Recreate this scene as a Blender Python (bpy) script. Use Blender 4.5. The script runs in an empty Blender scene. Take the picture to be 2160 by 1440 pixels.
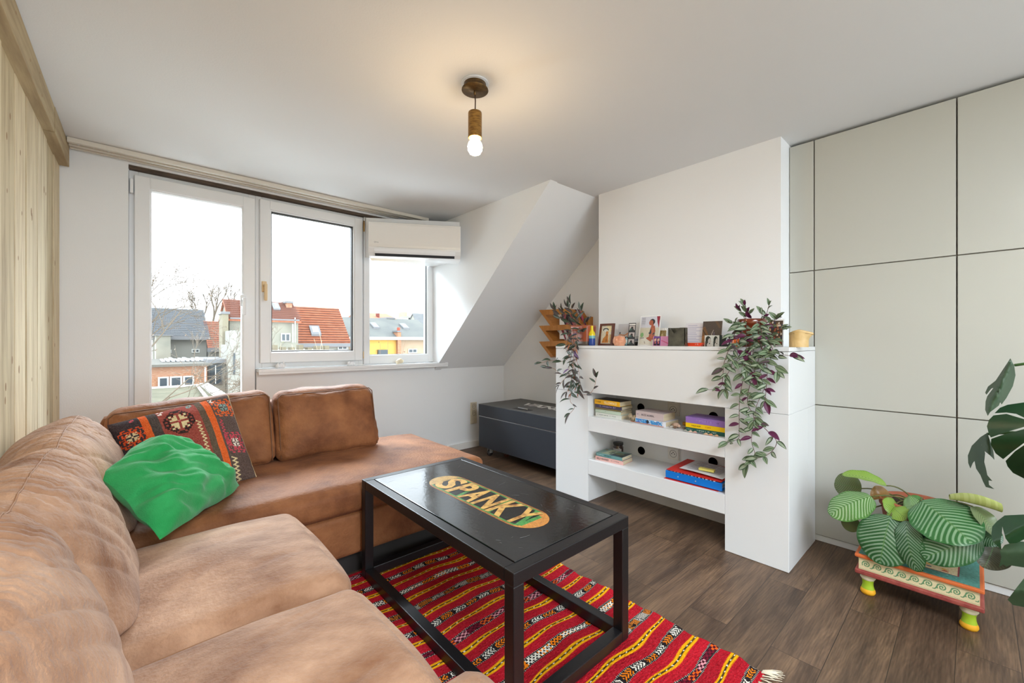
import bpy, bmesh, math, random
import numpy as np
from mathutils import Vector, Matrix, noise as mnoise
random.seed(7)
rng = np.random.default_rng(7)
scn = bpy.context.scene
COL = scn.collection
# ---------------------------------------------------------------- camera
FPX = 873.4; YAW = math.radians(41.85); EYE = 1.08; HOR = 721.0
FW = np.array([math.sin(YAW), math.cos(YAW), 0.0]); RT = np.array([math.cos(YAW), -math.sin(YAW), 0.0])
CAM = np.array([0.0, 0.0, EYE]); UPV = np.array([0, 0, 1.0])
cd = bpy.data.cameras.new('camera'); cam = bpy.data.objects.new('camera', cd); COL.objects.link(cam)
cd.sensor_width = 36.0; cd.lens = FPX / 2160 * 36; cd.shift_y = (HOR - 720) / 2160
cd.clip_start = 0.02; cd.clip_end = 400
cam.location = (0, 0, EYE); cam.rotation_euler = (math.pi / 2, 0, -YAW)
scn.camera = cam
# ---------------------------------------------------------------- sky, exposure
scn.view_settings.view_transform = 'Standard'; scn.view_settings.look = 'None'
scn.view_settings.gamma = 1.0; scn.view_settings.use_curve_mapping = False
scn.view_settings.exposure = 1.36
SKY = 2.1
w = bpy.data.worlds.new('overcast'); scn.world = w; w.use_nodes = True
nt = w.node_tree; bg = nt.nodes['Background']
tc = nt.nodes.new('ShaderNodeTexCoord'); sp = nt.nodes.new('ShaderNodeSeparateXYZ'); rp = nt.nodes.new('ShaderNodeValToRGB')
nt.links.new(tc.outputs['Generated'], sp.inputs[0]); nt.links.new(sp.outputs['Z'], rp.inputs[0]); nt.links.new(rp.outputs[0], bg.inputs[0])
rp.color_ramp.elements[0].position = 0.0; rp.color_ramp.elements[0].color = (0.86, 0.93, 1.0, 1)
rp.color_ramp.elements[1].position = 1.0; rp.color_ramp.elements[1].color = (0.80, 0.90, 1.0, 1)
bg.inputs[1].default_value = SKY
scn.cycles.use_denoising = True
scn.cycles.max_bounces = 10; scn.cycles.diffuse_bounces = 6; scn.cycles.transparent_max_bounces = 12
scn.cycles.sample_clamp_indirect = 6.0

def portal(loc, rot, sx, sy):
    l = bpy.data.lights.new('daylight_portal', 'AREA'); l.shape = 'RECTANGLE'; l.size = sx; l.size_y = sy
    l.cycles.is_portal = True
    o = bpy.data.objects.new('daylight_portal', l); COL.objects.link(o); o.location = loc; o.rotation_euler = rot
portal((1.02, 3.66, 1.3), (-math.pi / 2, 0, 0), 2.3, 1.9)
portal((1.25, -2.62, 1.1), (math.pi / 2, 0, 0), 2.8, 2.1)
CEIL_Z = 2.195
def added_lamp(loc, target, sx, sy, watts, col):
    l = bpy.data.lights.new('added_lamp', 'AREA'); l.shape = 'RECTANGLE'; l.size = sx; l.size_y = sy; l.energy = watts; l.color = col
    o = bpy.data.objects.new('added_lamp', l); COL.objects.link(o); o.location = loc
    o.rotation_euler = (Vector(target) - Vector(loc)).to_track_quat('-Z', 'Y').to_euler()
added_lamp((0.0, 6.8, 5.6), (1.2, 2.6, 1.0), 8.0, 3.4, 1500, (0.78, 0.89, 1.0))      # added lamp outside, lights the room like a stronger sky
added_lamp((0.8, 5.2, -0.9), (1.2, 2.9, 2.2), 5.0, 1.3, 75, (0.84, 0.92, 1.0))        # added lamp below the windows, lifts the ceiling like bounced light
added_lamp((0.45, -1.15, CEIL_Z - 0.012), (0.45, -1.14, 0.0), 1.2, 1.4, 40, (0.82, 0.91, 1.0))   # added ceiling lamp behind the camera, fills the room
# warm bulb of the pendant lamp (its own light sits inside the glass bulb)
LAMP = (1.072, 1.436)

# ---------------------------------------------------------------- helpers
def ray(u, v): return FW + RT * ((u - 1080) / FPX) + UPV * ((HOR - v) / FPX)
def at(u, v, ax, val):
    d = ray(u, v); i = 'xyz'.index(ax); t = (val - CAM[i]) / d[i]
    return Vector(CAM + d * t)
def dep(u, v, t): return Vector(CAM + ray(u, v) * t)

def lin(c):
    c = c / 255.0
    return c / 12.92 if c <= 0.04045 else ((c + 0.055) / 1.055) ** 2.4
def L(c): return (lin(c[0]), lin(c[1]), lin(c[2]), 1.0)

MATS = {}
def mat(name, col=(200, 200, 200), rough=0.6, metal=0.0, spec=0.5, col2=None, nscale=5.0, nstretch=(1, 1, 1), nlo=0.35, nhi=0.65,
        bump=0.0, bscale=40.0, bstretch=(1, 1, 1), attr=False, sheen=0.0, coat=0.0, detail=4.0, rough2=None):
    if name in MATS: return MATS[name]
    m = bpy.data.materials.new(name); m.use_nodes = True; MATS[name] = m
    t = m.node_tree; b = t.nodes['Principled BSDF']
    b.inputs['Base Color'].default_value = L(col); b.inputs['Roughness'].default_value = rough
    b.inputs['Metallic'].default_value = metal; b.inputs['Specular IOR Level'].default_value = spec
    b.inputs['Sheen Weight'].default_value = sheen; b.inputs['Coat Weight'].default_value = coat
    b.inputs['Coat Roughness'].default_value = 0.1
    co = t.nodes.new('ShaderNodeTexCoord')
    def mapping(s):
        mp = t.nodes.new('ShaderNodeMapping'); mp.inputs['Scale'].default_value = s
        t.links.new(co.outputs['Object'], mp.inputs['Vector']); return mp
    if attr:
        a = t.nodes.new('ShaderNodeAttribute'); a.attribute_name = 'Col'
        t.links.new(a.outputs['Color'], b.inputs['Base Color'])
    if col2 is not None:
        n = t.nodes.new('ShaderNodeTexNoise'); n.inputs['Scale'].default_value = nscale; n.inputs['Detail'].default_value = detail
        n.inputs['Roughness'].default_value = 0.6
        t.links.new(mapping(nstretch).outputs[0], n.inputs['Vector'])
        r = t.nodes.new('ShaderNodeValToRGB'); r.color_ramp.elements[0].position = nlo; r.color_ramp.elements[1].position = nhi
        r.color_ramp.elements[0].color = L(col); r.color_ramp.elements[1].color = L(col2)
        t.links.new(n.outputs[0], r.inputs[0])
        if attr:
            mx = t.nodes.new('ShaderNodeMix'); mx.data_type = 'RGBA'; mx.blend_type = 'MULTIPLY'; mx.inputs[0].default_value = 1.0
            t.links.new(a.outputs['Color'], mx.inputs[6]); t.links.new(r.outputs[0], mx.inputs[7]); t.links.new(mx.outputs[2], b.inputs['Base Color'])
        else:
            t.links.new(r.outputs[0], b.inputs['Base Color'])
        if rough2 is not None:
            mr = t.nodes.new('ShaderNodeMapRange'); mr.inputs[1].default_value = nlo; mr.inputs[2].default_value = nhi
            mr.inputs[3].default_value = rough; mr.inputs[4].default_value = rough2
            t.links.new(n.outputs[0], mr.inputs[0]); t.links.new(mr.outputs[0], b.inputs['Roughness'])
    if bump > 0:
        n2 = t.nodes.new('ShaderNodeTexNoise'); n2.inputs['Scale'].default_value = bscale; n2.inputs['Detail'].default_value = 3.0
        t.links.new(mapping(bstretch).outputs[0], n2.inputs['Vector'])
        bp = t.nodes.new('ShaderNodeBump'); bp.inputs['Strength'].default_value = bump; bp.inputs['Distance'].default_value = 0.01
        t.links.new(n2.outputs[0], bp.inputs['Height']); t.links.new(bp.outputs[0], b.inputs['Normal'])
    return m

class MB:
    def __init__(s): s.v = []; s.f = []; s.m = []; s.s = []; s.c = []; s.hc = False
    def add(s, vs, fs, mi=0, sm=False, col=None, M=None):
        o = len(s.v)
        if M is not None: vs = [M @ Vector(p) for p in vs]
        s.v.extend([tuple(p) for p in vs])
        for k, f in enumerate(fs):
            s.f.append(tuple(i + o for i in f)); s.m.append(mi); s.s.append(sm)
            if col is None: s.c.append((1, 1, 1, 1))
            else:
                s.hc = True; s.c.append(col[k] if isinstance(col, list) else col)
        return s
    def box(s, x0, x1, y0, y1, z0, z1, mi=0, bev=0.0, M=None, seg=2, col=None):
        if bev <= 0:
            v = [(x0, y0, z0), (x1, y0, z0), (x1, y1, z0), (x0, y1, z0), (x0, y0, z1), (x1, y0, z1), (x1, y1, z1), (x0, y1, z1)]
            return s.add(v, [(0, 3, 2, 1), (4, 5, 6, 7), (0, 1, 5, 4), (1, 2, 6, 5), (2, 3, 7, 6), (3, 0, 4, 7)], mi, M=M, col=col)
        bm = bmesh.new(); bmesh.ops.create_cube(bm, size=1.0)
        for q in bm.verts: q.co = Vector(((x0 + x1) / 2 + q.co.x * (x1 - x0), (y0 + y1) / 2 + q.co.y * (y1 - y0), (z0 + z1) / 2 + q.co.z * (z1 - z0)))
        bmesh.ops.bevel(bm, geom=list(bm.edges), offset=bev, segments=seg, affect='EDGES', profile=0.5)
        bm.verts.index_update()
        s.add([q.co.copy() for q in bm.verts], [tuple(q.index for q in f.verts) for f in bm.faces], mi, sm=False, M=M, col=col)
        bm.free(); return s
    def prism(s, pts, fn0, fn1, mi=0, col=None):
        n = len(pts); v = [fn0(*p) for p in pts] + [fn1(*p) for p in pts]
        f = [tuple(range(n))[::-1], tuple(range(n, 2 * n))] + [(i, (i + 1) % n, n + (i + 1) % n, n + i) for i in range(n)]
        return s.add(v, f, mi, col=col)
    def lathe(s, prof, c=(0, 0, 0), seg=24, mi=0, M=None, sm=True, col=None, squash=(1, 1), caps=True):
        v = []; f = []
        for r, z in prof:
            for k in range(seg):
                a = 2 * math.pi * k / seg; v.append((c[0] + r * math.cos(a) * squash[0], c[1] + r * math.sin(a) * squash[1], c[2] + z))
        for i in range(len(prof) - 1):
            for k in range(seg):
                k2 = (k + 1) % seg; f.append((i * seg + k, i * seg + k2, (i + 1) * seg + k2, (i + 1) * seg + k))
        s.add(v, f, mi, sm, M=M, col=col)
        if not caps: return s
        if prof[0][0] > 1e-6: s.add(v[:seg], [tuple(range(seg))[::-1]], mi, M=M, col=col)
        if prof[-1][0] > 1e-6: s.add(v[-seg:], [tuple(range(seg))], mi, M=M, col=col)
        return s
    def tube(s, pts, r, seg=8, mi=0, col=None, caps=True):
        pts = [Vector(p) for p in pts]; n = len(pts); v = []; f = []
        up = Vector((0.123, 0.456, 0.88)).normalized()
        for i, p in enumerate(pts):
            d = (pts[min(i + 1, n - 1)] - pts[max(i - 1, 0)])
            if d.length < 1e-9: d = Vector((0, 0, 1))
            d.normalize(); a = d.cross(up)
            if a.length < 1e-3: a = d.cross(Vector((1, 0, 0)))
            a.normalize(); b = d.cross(a); up = b.cross(d) if False else up
            rr = r[i] if isinstance(r, (list, tuple)) else r
            for k in range(seg):
                t = 2 * math.pi * k / seg; v.append(p + a * (rr * math.cos(t)) + b * (rr * math.sin(t)))
        for i in range(n - 1):
            for k in range(seg):
                k2 = (k + 1) % seg; f.append((i * seg + k, i * seg + k2, (i + 1) * seg + k2, (i + 1) * seg + k))
        if caps: f += [tuple(range(seg))[::-1], tuple(range((n - 1) * seg, n * seg))]
        return s.add(v, f, mi, True, col=col)
    def grid(s, fn, ns, nt_, mi=0, sm=True, colfn=None, wrap=False, colv=None):
        v = []
        for i in range(ns + 1):
            for j in range(nt_ + (0 if wrap else 1)): v.append(fn(i / ns, j / nt_))
        w_ = nt_ if wrap else nt_ + 1; f = []; c = []
        for i in range(ns):
            for j in range(nt_):
                j2 = (j + 1) % w_ if wrap else j + 1
                f.append((i * w_ + j, (i + 1) * w_ + j, (i + 1) * w_ + j2, i * w_ + j2))
                if colv: c.append((colv(i / ns, j / nt_), colv((i + 1) / ns, j / nt_), colv((i + 1) / ns, (j + 1) / nt_), colv(i / ns, (j + 1) / nt_)))
                elif colfn: c.append(colfn((i + .5) / ns, (j + .5) / nt_))
        return s.add(v, f, mi, sm, col=c if (colfn or colv) else None)
    def ball(s, c, r, seg=12, rings=8, mi=0, sc=(1, 1, 1), jit=0.0, sd=0, col=None, sm=True):
        v = []; f = []
        for i in range(rings + 1):
            th = math.pi * i / rings
            for k in range(seg):
                a = 2 * math.pi * k / seg; d = Vector((math.sin(th) * math.cos(a), math.sin(th) * math.sin(a), math.cos(th)))
                q = 1 + jit * mnoise.noise(d * 1.7 + Vector((sd, sd * .3, 0)))
                v.append((c[0] + d.x * r * q * sc[0], c[1] + d.y * r * q * sc[1], c[2] + d.z * r * q * sc[2]))
        for i in range(rings):
            for k in range(seg):
                k2 = (k + 1) % seg; f.append((i * seg + k, (i + 1) * seg + k, (i + 1) * seg + k2, i * seg + k2))
        return s.add(v, f, mi, sm, col=col)
    def text(s, st, org, xd, yd, h, mi=0, width=None, bold=0.0, ex=0.0004, col=None, lift=0.0003):
        """lettering with its lower left corner at org, running along xd, letter tops towards yd"""
        cu = bpy.data.curves.new('tmp', 'FONT'); cu.body = st; cu.size = 1.0; cu.offset = bold; cu.extrude = 0.0; cu.resolution_u = 3
        ob = bpy.data.objects.new('tmp', cu); COL.objects.link(ob)
        dg = bpy.context.evaluated_depsgraph_get(); me = bpy.data.meshes.new_from_object(ob.evaluated_get(dg))
        vs = [q.co.copy() for q in me.vertices]; fs = [tuple(p.vertices) for p in me.polygons]
        bpy.data.objects.remove(ob); bpy.data.curves.remove(cu); bpy.data.meshes.remove(me)
        if not vs: return s
        x0 = min(q.x for q in vs); x1 = max(q.x for q in vs); y0 = min(q.y for q in vs); y1 = max(q.y for q in vs)
        xd = Vector(xd).normalized(); yd = Vector(yd).normalized(); n = xd.cross(yd); k = h / (y1 - y0)
        kx = (width / (x1 - x0)) if width else k; org = Vector(org)
        s.add([org + xd * ((q.x - x0) * kx) + yd * ((q.y - y0) * k) + n * (lift + ex) for q in vs], fs, mi, col=col)
        return s
    def marks(s, n_, org, xd, yd, h, width, mi=0, seed=1, lift=0.0005):
        """print too small to read: a row of tiny strokes"""
        r_ = random.Random(seed); xd = Vector(xd).normalized(); yd = Vector(yd).normalized(); org = Vector(org) + xd.cross(yd) * lift; w_ = width / n_
        for k in range(n_):
            if r_.random() < .14: continue
            a = org + xd * (k * w_); ww = w_ * r_.uniform(.45, .8); lo = 0 if r_.random() < .7 else h * .3
            s.add([a + yd * lo, a + xd * ww * .3 + yd * lo, a + xd * ww * .3 + yd * h, a + yd * h], [(0, 1, 2, 3)], mi)
            s.add([a + yd * h * .7, a + xd * ww + yd * h * .7, a + xd * ww + yd * h, a + yd * h], [(0, 1, 2, 3)], mi)
            if r_.random() < .6: s.add([a + xd * ww * .7 + yd * lo, a + xd * ww + yd * lo, a + xd * ww + yd * h * .7, a + xd * ww * .7 + yd * h * .7], [(0, 1, 2, 3)], mi)
        return s
    def build(s, name, mats, parent=None, loc=None, autosm=None):
        me = bpy.data.meshes.new(name); me.from_pydata(s.v, [], s.f)
        if not isinstance(mats, (list, tuple)): mats = [mats]
        for q in mats: me.materials.append(q)
        me.polygons.foreach_set('material_index', s.m); me.polygons.foreach_set('use_smooth', s.s)
        if s.hc:
            a = me.color_attributes.new('Col', 'FLOAT_COLOR', 'CORNER')
            fl = []
            for c_, f_ in zip(s.c, s.f):
                if isinstance(c_[0], (tuple, list)): fl.extend(c_)
                else: fl.extend([c_] * len(f_))
            a.data.foreach_set('color', np.array(fl, dtype=np.float32).ravel())
        me.update()
        o = bpy.data.objects.new(name, me); COL.objects.link(o)
        if parent is not None: o.parent = parent; o.matrix_parent_inverse = parent.matrix_world.inverted() if False else Matrix.Translation(-parent.location)
        return o

def tag(o, label=None, cat=None, group=None, kind=None):
    if label: o['label'] = label
    if cat: o['category'] = cat
    if group: o['group'] = group
    if kind: o['kind'] = kind
    return o
def thing(name, label, cat, loc=(0, 0, 0), group=None):
    o = bpy.data.objects.new(name, None); o.empty_display_size = 0.05; COL.objects.link(o); o.location = loc
    return tag(o, label, cat, group)
def one(mb, name, mats, label, cat, group=None): return tag(mb.build(name, mats), label, cat, group)
def struct(mb, name, mats, parent=None):
    o = mb.build(name, mats, parent)
    if parent is None: o['kind'] = 'structure'
    return o

def soft_box(mb, x0, x1, y0, y1, z0, z1, r=0.04, n=14, puff=(0, 0, 0), wr=0.0, wsc=6.0, seed=0, warp=None, mi=0):
    """rounded, puffed cushion: cube faces subdivided, edges rounded by r, faces bulged by puff"""
    bm = bmesh.new(); bmesh.ops.create_cube(bm, size=2.0)
    bmesh.ops.subdivide_edges(bm, edges=list(bm.edges), cuts=n, use_grid_fill=True)
    h = Vector(((x1 - x0) / 2, (y1 - y0) / 2, (z1 - z0) / 2)); c = Vector(((x0 + x1) / 2, (y0 + y1) / 2, (z0 + z1) / 2))
    vs = []
    for q in bm.verts:
        p = q.co.copy()
        # denser near the rims
        p = Vector([math.copysign(abs(a) ** 0.8, a) if abs(a) < 1 else a for a in p])
        P = Vector((p.x * h.x, p.y * h.y, p.z * h.z))
        I = Vector([max(-(h[i] - r), min(h[i] - r, P[i])) for i in range(3)])
        d = P - I
        if d.length > 1e-9: P = I + d.normalized() * r
        bx = (1 - min(1, abs(p.y)) ** 2.2) * (1 - min(1, abs(p.z)) ** 2.2); by = (1 - min(1, abs(p.x)) ** 2.2) * (1 - min(1, abs(p.z)) ** 2.2); bz = (1 - min(1, abs(p.x)) ** 2.2) * (1 - min(1, abs(p.y)) ** 2.2)
        P += Vector((puff[0] * bx * p.x, puff[1] * by * p.y, puff[2] * bz * p.z))
        if wr:
            k = mnoise.noise(P * wsc + Vector((seed, 0, 0))); P += d.normalized() * (wr * k) if d.length > 1e-9 else Vector((0, 0, 0))
            ed = max(abs(p.x), 0) ** 6 + abs(p.y) ** 6 + abs(p.z) ** 6
        P = P + c
        if warp: P = warp(P)
        vs.append(P)
    bm.verts.index_update()
    mb.add(vs, [tuple(q.index for q in f.verts) for f in bm.faces], mi, True); bm.free(); return mb

class Canvas:
    """small colour grid; each cell becomes one coloured mesh face"""
    def __init__(s, w, h, bgc): s.w = w; s.h = h; s.a = np.zeros((h, w, 3)); s.a[:] = bgc
    def rect(s, x0, y0, x1, y1, c):
        s.a[max(0, int(round(y0 * s.h))):int(round(y1 * s.h)), max(0, int(round(x0 * s.w))):int(round(x1 * s.w))] = c; return s
    def mask(s, fn, c):
        Y, X = np.mgrid[0:s.h, 0:s.w]; m = fn((X + .5) / s.w, (Y + .5) / s.h); s.a[m] = c; return s
    def ell(s, cx, cy, rx, ry, c): return s.mask(lambda X, Y: ((X - cx) / rx) ** 2 + ((Y - cy) / ry) ** 2 < 1, c)
    def poly(s, pts, c):
        def fn(X, Y):
            ins = np.zeros(X.shape, bool); n = len(pts)
            for i in range(n):
                x1, y1 = pts[i]; x2, y2 = pts[(i + 1) % n]
                cond = ((y1 > Y) != (y2 > Y)); xi = (x2 - x1) * (Y - y1) / ((y2 - y1) + 1e-12) + x1; ins ^= cond & (X < xi)
            return ins
        return s.mask(fn, c)
    def line(s, x0, y0, x1, y1, wd, c):
        def fn(X, Y):
            dx, dy = x1 - x0, y1 - y0; t = np.clip(((X - x0) * dx + (Y - y0) * dy) / (dx * dx + dy * dy + 1e-12), 0, 1)
            return (X - x0 - t * dx) ** 2 + (Y - y0 - t * dy) ** 2 < wd * wd
        return s.mask(fn, c)
    def bitmap(s, rows, cx, cy, cell, c, asp=1.0):
        n = len(rows)
        for j, r_ in enumerate(rows):
            for i, ch in enumerate(r_):
                if ch != '.':
                    x = cx + (i - len(r_) / 2) * cell; y = cy + (j - n / 2) * cell * asp
                    s.rect(x, y, x + cell, y + cell * asp, c)
        return s
    def noise(s, amp): s.a = np.clip(s.a + rng.normal(0, amp, (s.h, s.w, 1)), 0, 255); return s
    def lut(s):
        c = s.a / 255.0; c = np.where(c <= 0.04045, c / 12.92, ((c + 0.055) / 1.055) ** 2.4)
        return np.concatenate([c, np.ones((s.h, s.w, 1))], axis=2)
    def put(s, mb, fn, mi=0, sm=True):
        lu = s.lut()
        return mb.grid(lambda a, b: fn(b, a), s.h, s.w, mi, sm, colfn=lambda a, b: tuple(lu[min(s.h - 1, int(a * s.h)), min(s.w - 1, int(b * s.w))]))
def flat(O, X, Y):
    """mapping of canvas (a right, b down) onto the plane with top left O, X along the width and Y down the height"""
    O = Vector(O); X = Vector(X); Y = Vector(Y); return lambda a, b: O + X * a + Y * b

ATTR = mat('painted_surface', attr=True, rough=0.6)
PRINT = mat('glossy_print', attr=True, rough=0.35)
WHITE_T = L((235, 235, 232))
# ---------------------------------------------------------------- materials
PLASTER = mat('white_plaster', (236, 238, 240), 0.85, spec=0.2, bump=0.06, bscale=180)
CEILM = mat('ceiling_paint', (226, 227, 228), 0.9, spec=0.15, bump=0.05, bscale=150)
PVC = mat('white_pvc', (232, 233, 234), 0.3, spec=0.5)
GASKET = mat('black_gasket', (35, 33, 32), 0.6)
DARKWOOD = mat('dark_header_wood', (96, 78, 62), 0.7, col2=(60, 48, 38), nscale=30, nstretch=(0.2, 1, 1))
LAQ = mat('white_lacquer', (232, 234, 236), 0.28, spec=0.45, bump=0.015, bscale=300)
LAQC = mat('cabinet_gloss', (190, 190, 182), 0.22, spec=0.5, bump=0.02, bscale=9)
GAP = mat('cabinet_carcass', (176, 170, 160), 0.8)
STEEL = mat('brushed_steel', (190, 190, 190), 0.35, metal=0.9)
CREAMP = mat('cream_plastic', (226, 196, 150), 0.4)
def glass_mat():
    m = bpy.data.materials.new('window_glass'); m.use_nodes = True; t = m.node_tree
    for n in list(t.nodes): t.nodes.remove(n)
    o = t.nodes.new('ShaderNodeOutputMaterial'); mx = t.nodes.new('ShaderNodeMixShader'); tr = t.nodes.new('ShaderNodeBsdfTransparent'); gl = t.nodes.new('ShaderNodeBsdfGlossy')
    fr = t.nodes.new('ShaderNodeFresnel'); fr.inputs[0].default_value = 1.2; gl.inputs['Roughness'].default_value = 0.0
    tr.inputs[0].default_value = (0.97, 0.98, 0.97, 1)
    t.links.new(fr.outputs[0], mx.inputs[0]); t.links.new(tr.outputs[0], mx.inputs[1]); t.links.new(gl.outputs[0], mx.inputs[2]); t.links.new(mx.outputs[0], o.inputs[0])
    return m
GLASS = glass_mat()

def floor_mat():
    m = bpy.data.materials.new('oak_laminate'); m.use_nodes = True; t = m.node_tree; b = t.nodes['Principled BSDF']; N = t.nodes.new; K = t.links.new
    co = N('ShaderNodeTexCoord'); mp = N('ShaderNodeMapping'); K(co.outputs['Object'], mp.inputs[0])
    mp.inputs['Location'].default_value = (0.42, -0.0425, 0)
    br = N('ShaderNodeTexBrick'); K(mp.outputs[0], br.inputs[0]); br.offset = 0.37; br.offset_frequency = 2
    for k, v in (('Scale', 1.0), ('Mortar Size', 0.0012), ('Mortar Smooth', 0.3), ('Bias', 0.0), ('Brick Width', 1.28), ('Row Height', 0.1467)): br.inputs[k].default_value = v
    br.inputs['Color1'].default_value = (0, 0, 0, 1); br.inputs['Color2'].default_value = (1, 1, 1, 1); br.inputs['Mortar'].default_value = (0.5, 0.5, 0.5, 1)
    # per plank offset of the grain
    off = N('ShaderNodeVectorMath'); off.operation = 'SCALE'; K(br.outputs['Color'], off.inputs[0]); off.inputs[3].default_value = 7.0
    add = N('ShaderNodeVectorMath'); add.operation = 'ADD'; K(mp.outputs[0], add.inputs[0]); K(off.outputs[0], add.inputs[1])
    st = N('ShaderNodeMapping'); st.inputs['Scale'].default_value = (1.0, 5.0, 1); K(add.outputs[0], st.inputs[0])
    n1 = N('ShaderNodeTexNoise'); n1.inputs['Scale'].default_value = 1.7; n1.inputs['Detail'].default_value = 9; n1.inputs['Roughness'].default_value = 0.62; n1.inputs['Distortion'].default_value = 1.1; K(st.outputs[0], n1.inputs[0])
    rp_ = N('ShaderNodeValToRGB'); K(n1.outputs[0], rp_.inputs[0])
    e = rp_.color_ramp.elements; e[0].position = 0.28; e[0].color = L((68, 52, 41)); e[1].position = 0.72; e[1].color = L((124, 98, 76))
    q = rp_.color_ramp.elements.new(0.5); q.color = L((97, 76, 60))
    # cathedral rings
    wv = N('ShaderNodeTexWave'); wv.wave_type = 'RINGS'; wv.rings_direction = 'Z'; wv.inputs['Scale'].default_value = 13.0; wv.inputs['Distortion'].default_value = 16.0; wv.inputs['Detail'].default_value = 2; wv.inputs['Detail Scale'].default_value = 0.6
    s2 = N('ShaderNodeMapping'); s2.inputs['Scale'].default_value = (0.45, 2.6, 1); K(add.outputs[0], s2.inputs[0]); K(s2.outputs[0], wv.inputs[0])
    s3 = N('ShaderNodeMapping'); s3.inputs['Scale'].default_value = (3, 60, 1); K(add.outputs[0], s3.inputs[0])
    n3 = N('ShaderNodeTexNoise'); n3.inputs['Scale'].default_value = 3.0; n3.inputs['Detail'].default_value = 6; K(s3.outputs[0], n3.inputs[0])
    mul = N('ShaderNodeMix'); mul.data_type = 'RGBA'; mul.blend_type = 'MULTIPLY'; mul.inputs[0].default_value = 1.0
    g = N('ShaderNodeMapRange'); g.inputs[3].default_value = 0.90; g.inputs[4].default_value = 1.06; K(wv.outputs['Fac'], g.inputs[0])
    K(rp_.outputs[0], mul.inputs[6]); K(g.outputs[0], mul.inputs[7])
    g3 = N('ShaderNodeMapRange'); g3.inputs[1].default_value = 0.3; g3.inputs[2].default_value = 0.7; g3.inputs[3].default_value = 0.74; g3.inputs[4].default_value = 1.26; K(n3.outputs[0], g3.inputs[0])
    m3 = N('ShaderNodeMix'); m3.data_type = 'RGBA'; m3.blend_type = 'MULTIPLY'; m3.inputs[0].default_value = 1.0; K(mul.outputs[2], m3.inputs[6]); K(g3.outputs[0], m3.inputs[7])
    # per plank tone
    sx = N('ShaderNodeSeparateColor'); K(br.outputs['Color'], sx.inputs[0]); g4 = N('ShaderNodeMapRange'); g4.inputs[3].default_value = 0.82; g4.inputs[4].default_value = 1.12; K(sx.outputs[0], g4.inputs[0])
    m4 = N('ShaderNodeMix'); m4.data_type = 'RGBA'; m4.blend_type = 'MULTIPLY'; m4.inputs[0].default_value = 1.0; K(m3.outputs[2], m4.inputs[6]); K(g4.outputs[0], m4.inputs[7])
    m5 = N('ShaderNodeMix'); m5.data_type = 'RGBA'; K(br.outputs['Fac'], m5.inputs[0]); K(m4.outputs[2], m5.inputs[6]); m5.inputs[7].default_value = L((52, 42, 34))
    K(m5.outputs[2], b.inputs['Base Color']); b.inputs['Roughness'].default_value = 0.42; b.inputs['Specular IOR Level'].default_value = 0.4
    bp = N('ShaderNodeBump'); bp.inputs['Strength'].default_value = 0.15; bp.inputs['Distance'].default_value = 0.004; K(n3.outputs[0], bp.inputs['Height']); K(bp.outputs[0], b.inputs['Normal'])
    return m
FLOOR = floor_mat()
WOODW = []
for k, (c1, c2) in enumerate([((212, 196, 162), (172, 150, 116)), ((218, 204, 172), (182, 162, 128)), ((202, 186, 150), (160, 138, 106)), ((218, 202, 168), (190, 168, 132))]):
    WOODW.append(mat('pine_board_%s' % 'abcd'[k], c1, 0.75, col2=c2, nscale=2.2 + k * .4, nstretch=(6, 9, 0.9), nlo=0.42, nhi=0.72, bump=0.15, bscale=8, bstretch=(6, 14, 0.8), detail=7))
KNOT = mat('pine_knot', (150, 118, 82), 0.75)
LINTEL = mat('pine_beam', (178, 158, 122), 0.75, col2=(140, 118, 86), nscale=3, nstretch=(9, 0.8, 9), nlo=0.4, nhi=0.75, bump=0.15, bscale=8, bstretch=(12, 0.8, 12), detail=7)

# ---------------------------------------------------------------- room shell
XL, XR, YW, CZ = -0.345, 2.97, 3.45, 2.195
XC = 2.095            # dormer cheek
SY0, KZ = 1.95, 0.82  # slope starts at SY0 on the ceiling, reaches the knee wall at KZ
b = MB(); b.box(-0.7, 3.2, -2.7, 3.7, -0.12, 0.0); struct(b, 'floor', FLOOR)
b = MB(); b.box(-0.7, 3.2, -2.7, SY0, CZ, CZ + 0.15); b.box(-0.7, XC + 0.06, SY0, 3.7, CZ, CZ + 0.15); struct(b, 'ceiling', CEILM)
# knee wall, wall beside the door and above the windows
b = MB()
b.box(0.62, 3.2, YW, YW + 0.25, 0, 0.862); b.box(-0.7, -0.058, YW, YW + 0.25, 0, CZ); b.box(-0.058, XC + .06, YW, YW + 0.25, 2.168, CZ)
struct(b, 'wall_back', PLASTER)
b = MB(); b.box(-0.056, 2.095, YW + 0.012, YW + 0.1, 2.148, 2.168); struct(b, 'trim_3', DARKWOOD)
b = MB(); b.box(XR, XR + 0.15, -2.7, 3.5, 0, CZ + 0.1); struct(b, 'wall_right', PLASTER)
b = MB(); b.box(2.585, XR, 0.70, 1.90, 0, CZ); struct(b, 'wall_chimney', mat('chimney_plaster', (237, 238, 240), 0.85, spec=0.2, bump=0.06, bscale=180))
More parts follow.
